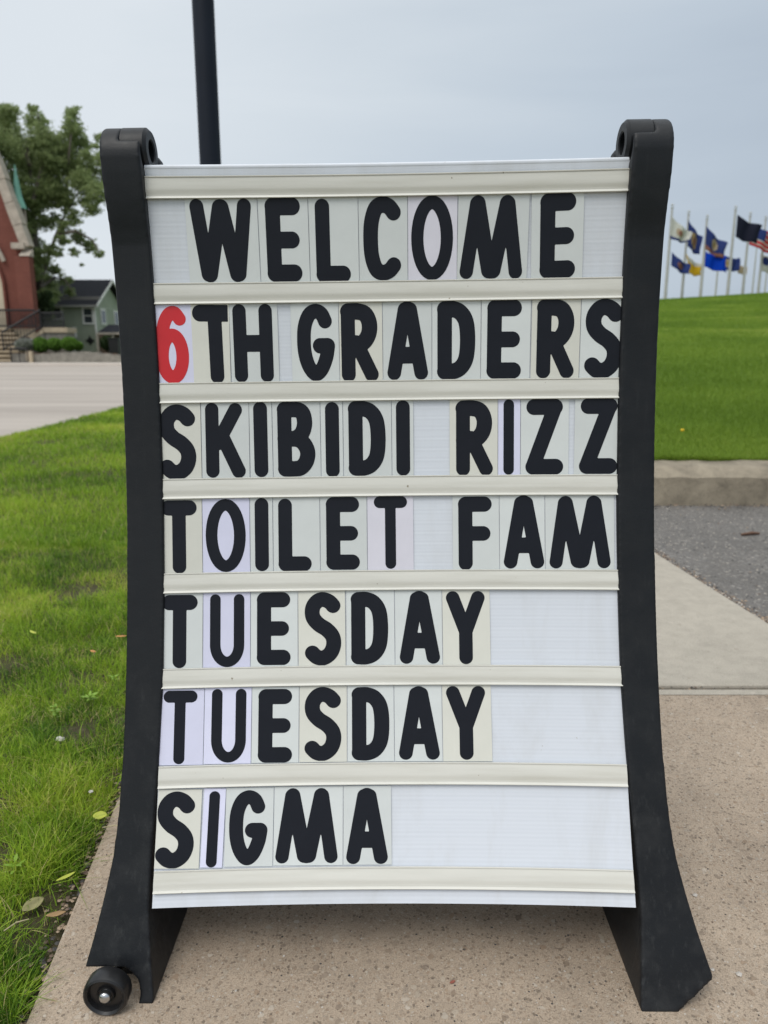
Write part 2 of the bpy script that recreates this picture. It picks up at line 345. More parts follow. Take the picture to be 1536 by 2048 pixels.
# ------------------------------------------------------------------ hill
def sm(x, a, b): t = np.clip((x - a) / (b - a), 0, 1); return t * t * (3 - 2 * t)
def hill(X, Y):
    X = np.asarray(X, float); Y = np.asarray(Y, float)
    t = (Y - 4.1) / 52.0
    rise = np.where(t < .9, t, .9 + .10 * (1 - np.exp(-(t - .9) / .10)))
    h = .165 + (4.30 + .062 * (X - 20)) * np.clip(rise, 0, 1.0)
    h = h + .006 * np.sin(X * .9 + Y * .4) * np.clip((Y - 5) / 10, 0, 1)
    return h * sm(X - .12 * Y, -1.0, .9) - .10 * (1 - sm(X - .12 * Y, -1.0, .9))
xs = np.concatenate([np.arange(-2, 8, .25), np.arange(8, 40, 1.0), np.arange(40, 91, 5)]); yl = np.concatenate([np.arange(4.12, 10, .2), np.arange(10, 64, .8), np.arange(64, 125, 6)])
XX, YY = np.meshgrid(xs, yl); ZZ = hill(XX, YY); nx = len(xs)
vs = np.stack([XX, YY, ZZ], -1).reshape(-1, 3).tolist()
fs = [(j * nx + i, j * nx + i + 1, (j + 1) * nx + i + 1, (j + 1) * nx + i) for j in range(len(yl) - 1) for i in range(nx - 1)]
mb = MB(); mb.add(vs, fs); ho = mb.build('hill', M['turf'], fix=False, smooth=180); tag(ho, kind='structure')

# ------------------------------------------------------------------ verge soil (left of the walk)
def vn(x, y, s, seed=0):
    """cheap value noise"""
    x = np.asarray(x, float) * s + seed * 17.3; y = np.asarray(y, float) * s + seed * 9.1
    xi, yi = np.floor(x), np.floor(y); fx, fy = x - xi, y - yi; fx = fx * fx * (3 - 2 * fx); fy = fy * fy * (3 - 2 * fy)
    h = lambda a, b: np.modf(np.abs(np.sin(a * 127.1 + b * 311.7) * 43758.5453))[0]
    return (h(xi, yi) * (1 - fx) + h(xi + 1, yi) * fx) * (1 - fy) + (h(xi, yi + 1) * (1 - fx) + h(xi + 1, yi + 1) * fx) * fy
def soil_z(x, y):
    d = np.asarray(x) - np.where(np.asarray(y) < 3, -.352 - .108 * np.asarray(y), -.676 - .05 * (np.asarray(y) - 3))
    edge = np.clip(-d / .10, 0, 1)
    return -.022 + edge * .020 + .022 * (vn(x, y, 5, 1) - .5) + .010 * (vn(x, y, 17, 2) - .5) + .006 * (vn(x, y, 60, 3) - .5)
gy = np.concatenate([np.arange(-.4, 2.2, .018), np.arange(2.2, 5, .06), np.arange(5, 38, .4)])
vs, fs = [], []; ncol = 70
for y in gy:
    x1 = float(LX(y)) + .02; x0 = float(RE(y)) - .02
    for i in range(ncol):
        t_ = (i / (ncol - 1)) ** .6; x = x0 + (x1 - x0) * t_
        vs.append((x, y, float(soil_z(x, y))))
for j in range(len(gy) - 1):
    for i in range(ncol - 1): fs.append((j * ncol + i, j * ncol + i + 1, (j + 1) * ncol + i + 1, (j + 1) * ncol + i))
mb = MB(); mb.add(vs, fs); tag(mb.build('verge_soil', M['soil'], fix=False, smooth=180), kind='structure')

# ------------------------------------------------------------------ grass blades (numpy)
def blades(name, X, Y, Zg, H, W, mat, label, tint, lean=.8, seg=3, cat='grass'):
    n = len(X); ang = rng.uniform(0, 2 * np.pi, n); fa = rng.uniform(0, 2 * np.pi, n)
    ln = np.abs(rng.normal(0, lean, n)) + .12
    dx, dy = np.cos(ang), np.sin(ang); px, py = -np.sin(fa), np.cos(fa)
    V = np.zeros((n, 2 * seg + 1, 3))
    for k in range(seg + 1):
        t = k / seg; off = ln * H * t ** 1.8; z = H * (t - .28 * ln * t * t); wd = W * (1 - t) ** .7 * .5
        cx, cy, cz = X + dx * off, Y + dy * off, Zg + z
        if k < seg:
            V[:, 2 * k] = np.stack([cx - px * wd, cy - py * wd, cz], -1); V[:, 2 * k + 1] = np.stack([cx + px * wd, cy + py * wd, cz], -1)
        else: V[:, 2 * k] = np.stack([cx, cy, cz], -1)
    nv = 2 * seg + 1; base = np.arange(n)[:, None] * nv
    quads = np.concatenate([base + np.array([[2 * k, 2 * k + 1, 2 * k + 3, 2 * k + 2]]) for k in range(seg - 1)], 1).reshape(-1, 4)
    tris = (base + np.array([[2 * seg - 2, 2 * seg - 1, 2 * seg]])).reshape(-1, 3)
    me = bpy.data.meshes.new(name); me.vertices.add(n * nv); me.vertices.foreach_set('co', V.reshape(-1))
    loops = np.concatenate([quads.reshape(-1), tris.reshape(-1)]); me.loops.add(len(loops)); me.loops.foreach_set('vertex_index', loops.astype(np.int32))
    ls = np.concatenate([np.arange(len(quads)) * 4, len(quads) * 4 + np.arange(len(tris)) * 3]); me.polygons.add(len(ls)); me.polygons.foreach_set('loop_start', ls.astype(np.int32))
    me.update(calc_edges=True); at_ = me.attributes.new('tint', 'FLOAT', 'POINT'); at_.data.foreach_set('value', np.repeat(tint, nv).astype(np.float32))
    me.materials.append(mat); o = bpy.data.objects.new(name, me); COL.objects.link(o); return tag(o, label, cat, kind='stuff')
def verge_pts(n, y0, y1, pw=1.0, xmin=None):
    Y = y0 + (y1 - y0) * rng.uniform(0, 1, n) ** pw
    lx = np.where(Y < 3, -.352 - .108 * Y, -.676 - .05 * (Y - 3)) - .012; left = np.maximum(-.56 * (Y + .35) - .15, -3.25 - .035 * Y) if xmin is None else xmin
    right = np.minimum(lx, -.25 * Y + .22)
    X = left + (right - left) * rng.uniform(0, 1, n); ok = right > left
    return X[ok], Y[ok]
def bald(X, Y):
    v_ = .6 * vn(X, Y, 3.4, 5) + .4 * vn(X, Y, 9, 6)
    spots = np.zeros_like(X)
    for (x, y, r) in ((-.445, 1.02, .050), (-.485, .905, .075), (-.62, 1.02, .05), (-.70, 1.15, .05), (-.64, 1.42, .07), (-.56, 1.50, .06), (-1.02, 2.35, .11), (-.78, 1.30, .05), (-.49, .95, .045), (-.99, 1.75, .09), (-.52, 1.27, .035)):
        spots = np.maximum(spots, 1 - np.sqrt((X - x) ** 2 + ((Y - y) * .8) ** 2) / r)
    return np.clip((v_ - .66) * 5, 0, 1) + np.clip(spots * 1.8, 0, .95)
n1_ = 105000
X, Y = verge_pts(n1_, .55, 3.0, 1.25); keep = rng.uniform(0, 1, len(X)) > bald(X, Y) * .93; X, Y = X[keep], Y[keep]
cl = vn(X, Y, 14, 8)
H = (.016 + .028 * cl + .014 * vn(X, Y, 3, 9)) * rng.uniform(.5, 1.25, len(X)); Wd = rng.uniform(.0011, .0026, len(X))
tint = np.clip(.42 + .75 * (vn(X, Y, 4, 12) - .5) + .5 * (vn(X, Y, 19, 13) - .5) + rng.normal(0, .17, len(X)), 0, .86); dry = rng.uniform(0, 1, len(X)) < .05 + .30 * np.clip(vn(X, Y, 6, 21) - .55, 0, 1); tint[dry] = rng.uniform(.88, 1, dry.sum())
blades('grass', X, Y, soil_z(X, Y) - .002, H, Wd, M['grass'], 'long green lawn grass beside the left edge of the slab', tint)
X, Y = verge_pts(110000, 2.9, 14.0, 1.5); keep = rng.uniform(0, 1, len(X)) > np.clip((vn(X, Y, 1.8, 5) - .80) * 4, 0, .6); X, Y = X[keep], Y[keep]
H = (.035 + .03 * vn(X, Y, 5, 8)) * rng.uniform(.6, 1.2, len(X)); Wd = rng.uniform(.003, .006, len(X)) * np.clip(Y / 5, .6, 2)
tint = np.clip(.45 + .6 * (vn(X, Y, 1.3, 12) - .5) + rng.normal(0, .13, len(X)), 0, .85); dry = rng.uniform(0, 1, len(X)) < .05; tint[dry] = rng.uniform(.88, 1, dry.sum())
blades('grass', X, Y, soil_z(X, Y) - .002, H, Wd, M['grass'], 'green verge grass running back to the street edge', tint, seg=2)
# hill grass
n = 230000; Y = 4.13 + 51 * rng.uniform(0, 1, n) ** 2.1; X = (.33 + .24 * rng.uniform(0, 1, n)) * (Y + .1)
H = (.05 + .04 * vn(X, Y, 2.5, 3)) * rng.uniform(.5, 1.15, n) * np.where(Y < 4.6, .8, 1); Wd = rng.uniform(.004, .008, n) * np.clip(Y / 6, .7, 9)
tint = np.clip(.45 + .45 * (vn(X, Y, .8, 4) - .5) + .5 * (vn(X, Y, .25, 14) - .5) + rng.normal(0, .15, n), 0, 1)
blades('grass', X, Y, hill(X, Y) - .004, H, Wd, M['hillgrass'], 'bright mown grass covering the hill behind the kerb', tint, seg=2, lean=.45)

# small stones and grit loose on the slabs, crumbs along the joints
def grit(name, n, area, size, mat, label, z=0.0, line=None):
    ico = [(0, 0, 1), (.9, 0, .1), (.2, .85, .2), (-.8, .5, .0), (-.7, -.6, .1), (.3, -.9, .15), (0, 0, -.5)]
    tri = [(0, 1, 2), (0, 2, 3), (0, 3, 4), (0, 4, 5), (0, 5, 1), (6, 2, 1), (6, 3, 2), (6, 4, 3), (6, 5, 4), (6, 1, 5)]
    mb = MB()
    for i in range(n):
        x, y = area(i); s = random.uniform(*size); a = random.uniform(0, 6.28); f = random.uniform(.3, .7)
        vs = []
        for (p, q, r) in ico:
            p, q = p * random.uniform(.7, 1.2), q * random.uniform(.7, 1.2)
            vs.append((x + (p * math.cos(a) - q * math.sin(a)) * s, y + (p * math.sin(a) + q * math.cos(a)) * s, z + r * s * f))
        mb.add(vs, tri, i % len(mat))
    o = mb.build(name, mat, fix=False); return tag(o, label, 'gravel', kind='stuff')
sm_ = [plain('pale_stone', (.50, .46, .41), .7), plain('brown_stone', (.16, .11, .08), .7), plain('dark_stone', (.05, .045, .042), .6), plain('tan_stone', (.35, .26, .18), .7)]
def slab_area(i):
    y = random.uniform(.66, 1.62); return random.uniform(max(LX(y) + .01, -.6 * y), .62 * y + .15), y
grit('gravel', 2600, slab_area, (.0005, .0020), sm_, 'tiny loose grit scattered over the tan slab')
def lot_area(i):
    y = random.uniform(1.7, 3.8); return (RX(y) + .008 + abs(random.gauss(0, .018)) if random.random() < .8 else random.uniform(1.25, 4)), y
grit('gravel', 1500, lot_area, (.0015, .0055), [sm_[1], sm_[3], sm_[1], sm_[2], sm_[3], sm_[0]], 'loose stones along the edge of the asphalt', -.010)
def lot_wide(i):
    y = 1.68 + 2.12 * random.random() ** 1.0; return max(RX(y) + .01, random.uniform(.33, .60) * (y + .2)), y
grit('gravel', 6500, lot_wide, (.003, .0085), [plain('asphalt_stone_dark', (.055, .053, .050), .8), plain('asphalt_stone_grey', (.19, .178, .165), .8), plain('asphalt_stone_mid', (.12, .115, .11), .8), plain('asphalt_stone_pale', (.32, .29, .25), .8), plain('asphalt_stone_grey2', (.17, .16, .15), .8)], 'coarse stones showing in the worn surface of the asphalt', -.0135)
grit('gravel', 500, lambda i: (random.uniform(-.6, 2.6), 1.643 + random.gauss(0, .006)), (.001, .004), sm_[1:], 'crumbs of dirt filling the joint between slabs', -.004)
grit('gravel', 900, lambda i: (random.uniform(1.2, 5), 3.82 - abs(random.gauss(0, .05))), (.002, .008), [sm_[1], sm_[2], sm_[2], sm_[3]], 'leaf crumbs and stones at the foot of the kerb', -.008)
grit('gravel', 900, lambda i: (LX(y_ := random.uniform(.5, 2.2)) - abs(random.gauss(0, .018)), y_), (.001, .005), [sm_[1], sm_[2], sm_[3]], 'soil crumbs along the left edge of the slab', -.008)

# ------------------------------------------------------------------ THE SIGN
C0, CA, CB, BOW = .80526, .47293, -.29444, .00792
ZB, ZT, PW = .10088, 1.01488, .3055
YO = .90
SX0, YAW, TILT = .01356, -.01199, -.01241
def surf(u, z):
    s = z - ZB; return C0 + CA * s + CB * s * s + BOW * (1 - (u / .305) ** 2) - YO
def nrm(u, z):
    s = z - ZB; dz = CA + 2 * CB * s; du = -2 * BOW * u / .305 ** 2
    return Vector((du, -1, dz)).normalized()
def SP(u, z, off=0.0): return Vector((u, surf(u, z), z)) + nrm(u, z) * off
sign = empty('sidewalk_sign', (SX0, YO, 0), 'black framed A-frame sidewalk sign with white curved message board and cream letter tracks', 'sidewalk sign', rot=(0, TILT, YAW))
SM = Matrix.Translation((SX0, YO, 0)) @ Matrix.Rotation(YAW, 4, 'Z') @ Matrix.Rotation(TILT, 4, 'Y')
def part(mb, name, mat, parent=sign, smooth=None):
    return mb.build(name, mat, parent, smooth, origin=(0, 0, 0))
def panel_mesh(mirror=False):
    mb = MB(); nu, nz = 24, 398; amp = .00009
    vs, fs = [], []
    for side, base in ((0, 0.0), (1, -.004)):
        for j in range(nz + 1):
            z = ZB + (ZT - ZB) * j / nz
            for i in range(nu + 1):
                u = -PW + 2 * PW * i / nu
                p = SP(u, z, base + (amp * math.sin(2 * math.pi * z / .0069) if side == 0 else 0))
                if mirror: p.y = 2 * (1.045 - YO) - p.y
                vs.append(p)
    k = (nu + 1) * (nz + 1)
    for j in range(nz):
        for i in range(nu):
            a = j * (nu + 1) + i; fs.append((a, a + 1, a + nu + 2, a + nu + 1)); a += k; fs.append((a + 1, a, a + nu + 1, a + nu + 2))
    for i in range(nu):
        fs.append((i, k + i, k + i + 1, i + 1)); a = nz * (nu + 1) + i; fs.append((a, a + 1, k + a + 1, k + a))
    for j in range(nz):
        a = j * (nu + 1); fs.append((a, a + nu + 1, k + a + nu + 1, k + a)); a += nu; fs.append((a, k + a, k + a + nu + 1, a + nu + 1))
    return mb.add(vs, fs)
part(panel_mesh(), 'message_panel', M['panel'], smooth=50)
tag(part(panel_mesh(True), 'rear_panel', M['panel'], smooth=50))
# folded top edge of the front panel
mb = MB(); vs, fs = [], []; pr = [(-.0004, .0002), (.0022, .0008), (.0040, -.0012), (.0046, -.0045), (.0036, -.0085), (.0010, -.0088), (-.0004, -.0046)]
for i in range(25):
    u = -PW + .004 + (2 * PW - .008) * i / 24
    for dz, off in pr: vs.append(SP(u, ZT, off) + Vector((0, 0, dz)))
for i in range(24):
    for j in range(7): fs.append((i * 7 + j, i * 7 + (j + 1) % 7, (i + 1) * 7 + (j + 1) % 7, (i + 1) * 7 + j))
fs += [tuple(range(7)), tuple(24 * 7 + j for j in range(7))[::-1]]
part(mb.add(vs, fs), 'top_edge', M['panel'], smooth=60)

RZ = [1.0056, 0.9788, 0.8773, 0.8504, 0.7503, 0.7234, 0.6246, 0.5976, 0.5006, 0.4744, 0.3785, 0.3536, 0.2597, 0.2336, 0.1412, 0.1168]
def rail(zt, zb):
    h = (zt - zb) / 2; zc = (zt + zb) / 2; k = h / .0134
    front = [(.0134, .0030), (.0130, .0041), (.0119, .0041), (.0115, .0032), (.0095, .0035), (.0040, .0041), (-.0010, .0044), (-.0045, .0044), (-.0068, .0036), (-.0102, .0036), (-.0116, .0049), (-.0127, .0055), (-.0134, .0050)]
    back = [(-.0134, .0027), (-.0090, .0027), (-.0090, .0003), (.0090, .0003), (.0090, .0027), (.0134, .0027)]
    pr = [(a * k, b) for a, b in front + back]; n = len(pr); mb = MB(); vs, fs = [], []
    for i in range(29):
        u = -PW + .0008 + (2 * PW - .0016) * i / 28
        for dz, off in pr: vs.append(SP(u, zc + dz, off))
    for i in range(28):
        for j in range(n): fs.append((i * n + j, i * n + (j + 1) % n, (i + 1) * n + (j + 1) % n, (i + 1) * n + j))
    fs += [tuple(range(n)), tuple(28 * n + j for j in range(n))[::-1]]
    part(mb.add(vs, fs), 'letter_track', M['cream'], smooth=28)
for i in range(8): rail(RZ[2 * i], RZ[2 * i + 1])

# --- moulded legs
def lerp(tab, z):
    for (a, b), (c, d) in zip(tab, tab[1:]):
        if z <= c: t = max(0, (z - a) / (c - a)); return b + (d - b) * t
    return tab[-1][1]
XOUT = [(-.01, .402), (.029, .3945), (.0465, .3890), (.075, .3800), (.115, .3695), (.155, .3605), (.20, .3555), (.27, .3525), (.40, .3510), (.6, .3505), (.8, .3495), (.95, .3505), (1.10, .3515)]
XIN = [(-.01, .2985), (.012, .3000), (.035, .3035), (.10, .3100), (.17, .3095), (.26, .3050), (.36, .3020), (.6, .3010), (1.1, .3015)]
BACK = [(-.01, 1.00), (.05, .995), (.2, 1.005), (.5, 1.030), (.8, 1.044), (.99, 1.050)]
TC, TR = (1.016, 1.026), .0405       # centre and radius of the rounded top, (Y, Z)
def front_y(z):
    s = z - ZB; return C0 + CA * s + CB * s * s - lerp([(0, -.002), (.05, .0015), (.12, .004), (.25, .006), (1.1, .008)], z)
def leg_mesh(sgn, z0, mirror=False, fine=True):
    """sgn -1 left, +1 right. side outline extruded across the leg's own width, then cut"""
    prof = []   # front side up
    nz = 60
    zs = [z0 + (TC[1] - z0) * i / nz for i in range(nz + 1)]
    fr = [(front_y(z) if z < .93 else front_y(.93) + (TC[0] - TR - front_y(.93)) * (1 - (1 - (z - .93) / (TC[1] - .93)) ** 1.5), z) for z in zs]
    bk = [(lerp(BACK, z) if z < .99 else 1.050 + (TC[0] + TR - 1.050) * (z - .99) / (TC[1] - .99), z) for z in zs]
    arcn = 16
    for i in range(1, arcn // 2):
        a = math.pi * .5 * i / (arcn // 2); fr.append((TC[0] - TR * math.cos(a), TC[1] + TR * math.sin(a))); bk.append((TC[0] + TR * math.cos(a), TC[1] + TR * math.sin(a)))
    nd = 10; rows = len(fr)
    grid = {}
    mb = MB(); vs = []
    def P(x, y, z):
        if mirror: y = 2 * lerp([(0, 1.045), (.78, 1.045), (1.05, 1.022), (1.2, 1.022)], z) - y; x = x + (.004 if x < .33 else -.004); z = z - .004 * max(0, (z - .9) / .15)
        vs.append((sgn * x, y - YO, z)); return len(vs) - 1
    for r in range(rows):
        (yf, z), (yb, _) = fr[r], bk[r]
        xi, xo = lerp(XIN, z), lerp(XOUT, z)
        if sgn < 0: xo = .351 + (xo - .351) * .86
        xi += .0032 * sgn * (1 - min(1, max(0, z / .12)))
        for i in range(nd + 1):
            for s_, x in ((0, xi), (1, xo)):
                grid[r, i, s_] = P(x, yf + (yb - yf) * i / nd, z)
    fs = []
    for r in range(rows - 1):
        for i in range(nd):
            for s_ in (0, 1): fs.append((grid[r, i, s_], grid[r, i + 1, s_], grid[r + 1, i + 1, s_], grid[r + 1, i, s_]))
        for i in (0, nd): fs.append((grid[r, i, 0], grid[r + 1, i, 0], grid[r + 1, i, 1], grid[r, i, 1]))
    for r in (0, rows - 1):
        for i in range(nd): fs.append((grid[r, i, 0], grid[r, i, 1], grid[r, i + 1, 1], grid[r, i + 1, 0]))
    mb.add(vs, fs); return mb
def cutter(mb):
    o = mb.build('_cut', None, None); return o
def cut(o, cutters):
    for c in cutters:
        md = o.modifiers.new('b', 'BOOLEAN'); md.object = c; md.operation = 'DIFFERENCE'; md.solver = 'EXACT'
    bake(o)
    for c in cutters: d = c.data; bpy.data.objects.remove(c); bpy.data.meshes.remove(d)
def remesh(o, vox, smooth_it):
    md = o.modifiers.new('r', 'REMESH'); md.mode = 'VOXEL'; md.voxel_size = vox; md.use_smooth_shade = True
    if smooth_it: s_ = o.modifiers.new('s', 'SMOOTH'); s_.factor = .5; s_.iterations = smooth_it
    bake(o)
WC = (-.3480, .0312)      # wheel centre x, z in sign coordinates
for sgn in (-1, 1):
    z0 = -.0043 * sgn - .0012
    o = leg_mesh(sgn, z0).build('leg', None, None)
    cs = []
    # recess for the hinge ring on the inner side of the top
    a, b_ = sorted((sgn * .285, sgn * .3285))
    cs.append(cutter(MB().lathe([(0, a), (.0305, a), (.0305, b_), (0, b_)], (0, 1.013 - YO, 1.038), 'X', 40)))
    cs.append(cutter(MB().box((a, .955 - YO, 1.044), (b_, 1.07 - YO, 1.09))))
    cs.append(cutter(MB().box((a, 1.013 - YO, 1.0), (b_, 1.08 - YO, 1.06))))
    if sgn < 0:
        cs.append(cutter(MB().lathe([(0, .70 - YO), (.0285, .70 - YO), (.0285, .803 - YO), (0, .803 - YO)], (-.3430, 0, .0125), 'Y', 48)))
        cs.append(cutter(MB().box((-.42, .70 - YO, -.02), (-.3430, .803 - YO, .0405))))
        cs.append(cutter(MB().box((-.42, .75 - YO, -.02), (-.3560, 1.10 - YO, .0400))))
    else:
        cs.append(cutter(MB().prism([(.3465, .60 - YO, z0 - .001), (.3965, .60 - YO, .030), (.45, .60 - YO, .034), (.45, .60 - YO, -.03), (.3465, .60 - YO, -.03)], (0, .22, 0))))
    cut(o, cs); remesh(o, .0021, 6 if sgn < 0 else 12)
    o.parent = sign; o.data.materials.clear(); o.data.materials.append(M['black'])
    if sgn < 0: o['label'] = 'black leg with a wheel well cut into its foot'
    # rear half
    o2 = part(leg_mesh(sgn, z0, True), 'rear_leg', M['black'], smooth=30)
    # hinge ring belongs to the rear half
    a, b_ = sgn * .2965, sgn * .3286
    rg = MB().lathe([(.0130, a + sgn * .0015), (.0145, a), (.0235, a), (.0272, a + sgn * .004), (.0272, b_), (.0130, b_), (.0130, a + sgn * .0015)], (0, 1.0125 - YO, 1.039), 'X', 48)
    part(rg, 'hinge_ring', M['black'], smooth=30)
    kn = MB().lathe([(0, sgn * .2950), (.008, sgn * .2950), (.0125, sgn * .2985), (.0125, sgn * .318), (0, sgn * .318)], (0, 1.047 - YO, 1.027), 'X', 32)
    part(kn, 'hinge_knob', M['black'], smooth=30)
# wheel (axle points towards the viewer: the sign rolls when tipped on its side)
wy = .7395 - YO
wh = MB().lathe([(0, .006), (.0085, .006), (.0105, .004), (.0115, .0075), (.0200, .0075), (.0215, .0025), (.0240, .0), (.0262, .0015), (.0275, .0050), (.0275, .018), (.0262, .0210), (.0, .0210)], (WC[0], wy, WC[1]), 'Y', 56)
wo = part(wh, 'wheel', M['wheel'], smooth=25)
part(MB().lathe([(0, -.0025), (.0042, -.0019), (.0066, -.0002), (.0073, .002), (.0073, .0062)], (WC[0], wy, WC[1]), 'Y', 24), 'axle_bolt', M['steel'], wo, 50)
part(MB().lathe([(0, .020), (.006, .020), (.006, .110), (0, .110)], (WC[0], wy, WC[1]), 'Y', 20), 'axle', M['steel'], wo, 40)

# --- glyph outlines in millimetres: strokes -> signed distance grid -> contour
def sp(pts, n=8):
    """Catmull-Rom through the points"""
    P = [pts[0]] + list(pts) + [pts[-1]]; o = []
    for i in range(1, len(P) - 2):
        for k in range(n):
            t = k / n; a, b_, c_, d_ = (np.array(P[j], float) for j in (i - 1, i, i + 1, i + 2))
            o.append(tuple(.5 * ((2 * b_) + (-a + c_) * t + (2 * a - 5 * b_ + 4 * c_ - d_) * t * t + (-a + 3 * b_ - 3 * c_ + d_) * t ** 3)))
    o.append(tuple(pts[-1])); return o
def ell(cx, cy, rx, ry, a0=0, a1=360, n=40): return [(cx + rx * math.cos(R(a0 + (a1 - a0) * i / n)), cy + ry * math.sin(R(a0 + (a1 - a0) * i / n))) for i in range(n + 1)]
G = {
 'T': [([(-13.5, 39), (13.5, 39)], 10.2), ([(0, 39), (0, -40)], 9)],
 'Tt': [([(-14, 41.5), (14.5, 41.5)], 8.0), ([(0, 39), (0, -41)], 7.2)],
 'Tc': [([(-18.5, 38.5), (30, 38.5)], 10.3), ([(0, 38), (2, -40)], 9)],
 'E': [([(-13, 39), (-13, -39)], 9.4), ([(-12.5, 38.8), (11.8, 38.8)], 10.2), ([(-12, 0), (10.5, 0)], 9.8), ([(-12.5, -38.8), (12.2, -38.8)], 10.2)],
 'F': [([(-13, 39), (-13, -40)], 9.4), ([(-12.5, 38.8), (12, 38.8)], 10.2), ([(-12, -.5), (10.5, -.5)], 9.8)],
 'L': [([(-13.5, 39.5), (-13.5, -39)], 9.2), ([(-13, -39), (11.5, -39)], 10)],
 'I': [([(0, 40), (0, -40)], 9.2)],
 'It': [([(0, 42), (0, -42)], 6.9)],
 'H': [([(-17, 40), (-17, -40)], 8.7), ([(17, 40), (17, -40)], 8.7), ('box', -17, -10.5, 17, 10.5)],
 'D': [([(-15, 39), (-15, -39)], 9.5), (sp([(-15, 38.7), (-4, 38.7), (6, 34), (13, 22), (15, 0), (13, -22), (6, -34), (-4, -38.7), (-15, -38.7)]), 10)],
 'O': [(ell(0, 0, 18.9, 41.3), 7.8)],
 'U': [([(-15.8, 42), (-15.8, -20)], 7.0), ([(15.8, 42), (15.8, -20)], 7.0), (ell(0, -19, 15.8, 23, 180, 360), 7.0)],
 'S': [(sp([(13.8, 30.5), (8.5, 36.0), (0, 39), (-8, 36), (-13.6, 27), (-13.0, 15), (-5.5, 5.5), (5.5, -2.0), (12.8, -11), (14.2, -22), (10, -33), (1, -39.5), (-8, -38.5), (-14.2, -33)]), 10.0)],
 'C': [(sp([(14.2, 30.5), (8.5, 37), (0, 39.5), (-8.5, 35), (-13.8, 20), (-15.2, 0), (-13.8, -20), (-8.5, -35), (0, -39.5), (8.5, -37), (14.2, -31)]), 9.4)],
 'G': [(sp([(12.5, 27), (8, 36), (0, 39.5), (-8.5, 34.5), (-14.3, 20), (-15.6, 0), (-13.8, -17), (-8.8, -31), (-1, -39), (7, -33), (13.5, -18), (16, -4)]), 9.0), ([(5.5, -3.5), (15.4, -3.5)], 9.6)],
 'A': [([(-17.8, -40), (-3.6, 38.5)], 9.0), ([(17.8, -40), (3.6, 38.5)], 9.0), ([(0, 38), (0, 26)], 11), ('box', -12, -28.5, 12, -7.5)],
 'Y': [([(-16.8, 40), (-.5, -4)], 9.0), ([(16.8, 40), (.5, -4)], 9.0), ([(0, -2), (0, -40)], 9.0)],
 'K': [([(-17, 40), (-17, -40)], 8.8), ([(14, 39.5), (-10, -4)], 9.0), ([(17.5, -40), (-4, 6)], 9.2)],
 'B': [([(-15.5, 39), (-15.5, -39)], 9.4), (sp([(-15, 38.6), (0, 38.6), (8, 35), (11, 27), (11, 17), (7, 7), (-2, 1), (-15, 1)]), 10.2), (sp([(-15, 0), (1, 0), (10, -6), (14.8, -17), (12.8, -29), (6, -37), (-2, -38.8), (-15, -38.8)]), 10.2)],
 'R': [([(-14.8, 38.8), (-14.8, -40)], 9.2), (sp([(-14.5, 38.6), (-2, 38.6), (8, 35), (13.2, 24), (12.3, 11), (6, 1), (-3, -2.5), (-14, -2.8)]), 10.2), ([(-4, 0), (15.6, -40)], 9.2)],
 'M': [([(-31.5, -40), (-20, 38.5)], 8.6), ([(-18.5, 38.5), (-2.8, -38.5)], 9.6), ([(18.5, 38.5), (2.8, -38.5)], 9.6), ([(31.5, -40), (20, 38.5)], 8.6), ([(0, -38), (0, -34)], 10.5)],
 'W': [([(-30, 40), (-20, -38.5)], 8.8), ([(-1, 38.5), (-17.5, -38.5)], 9.6), ([(1, 38.5), (17.5, -38.5)], 9.6), ([(30, 40), (20, -38.5)], 8.8), ([(0, 38), (0, 36)], 10.2)],
 'Z': [([(-13.5, 38.8), (13.8, 38.8)], 10.2), ([(13.2, 37.5), (-14.3, -37)], 9.6), ([(-14.5, -38.8), (14.8, -38.8)], 10.2)],
 '6r': [(ell(.3, -14.5, 13.2, 26.3), 8.2), (sp([(-13, -12), (-12.6, 8), (-9.5, 26), (-3, 37.5), (4.5, 39.3), (10.6, 32)]), 8.2)],
}
def sdf(strokes, X, Y):
    D = np.full(X.shape, 1e9)
    for s in strokes:
        if s[0] == 'box':
            _, x0, y0, x1, y1 = s; dx = np.maximum(np.maximum(x0 - X, X - x1), 0); dy = np.maximum(np.maximum(y0 - Y, Y - y1), 0)
            ins = np.minimum(np.maximum(np.maximum(x0 - X, X - x1), np.maximum(y0 - Y, Y - y1)), 0); D = np.minimum(D, np.hypot(dx, dy) + ins)
        else:
            pts, r = s
            for (ax, ay), (bx_, by_) in zip(pts, pts[1:]):
                vx, vy = bx_ - ax, by_ - ay; L2 = vx * vx + vy * vy + 1e-9
                t = np.clip(((X - ax) * vx + (Y - ay) * vy) / L2, 0, 1); D = np.minimum(D, np.hypot(X - ax - t * vx, Y - ay - t * vy) - r)
    return D
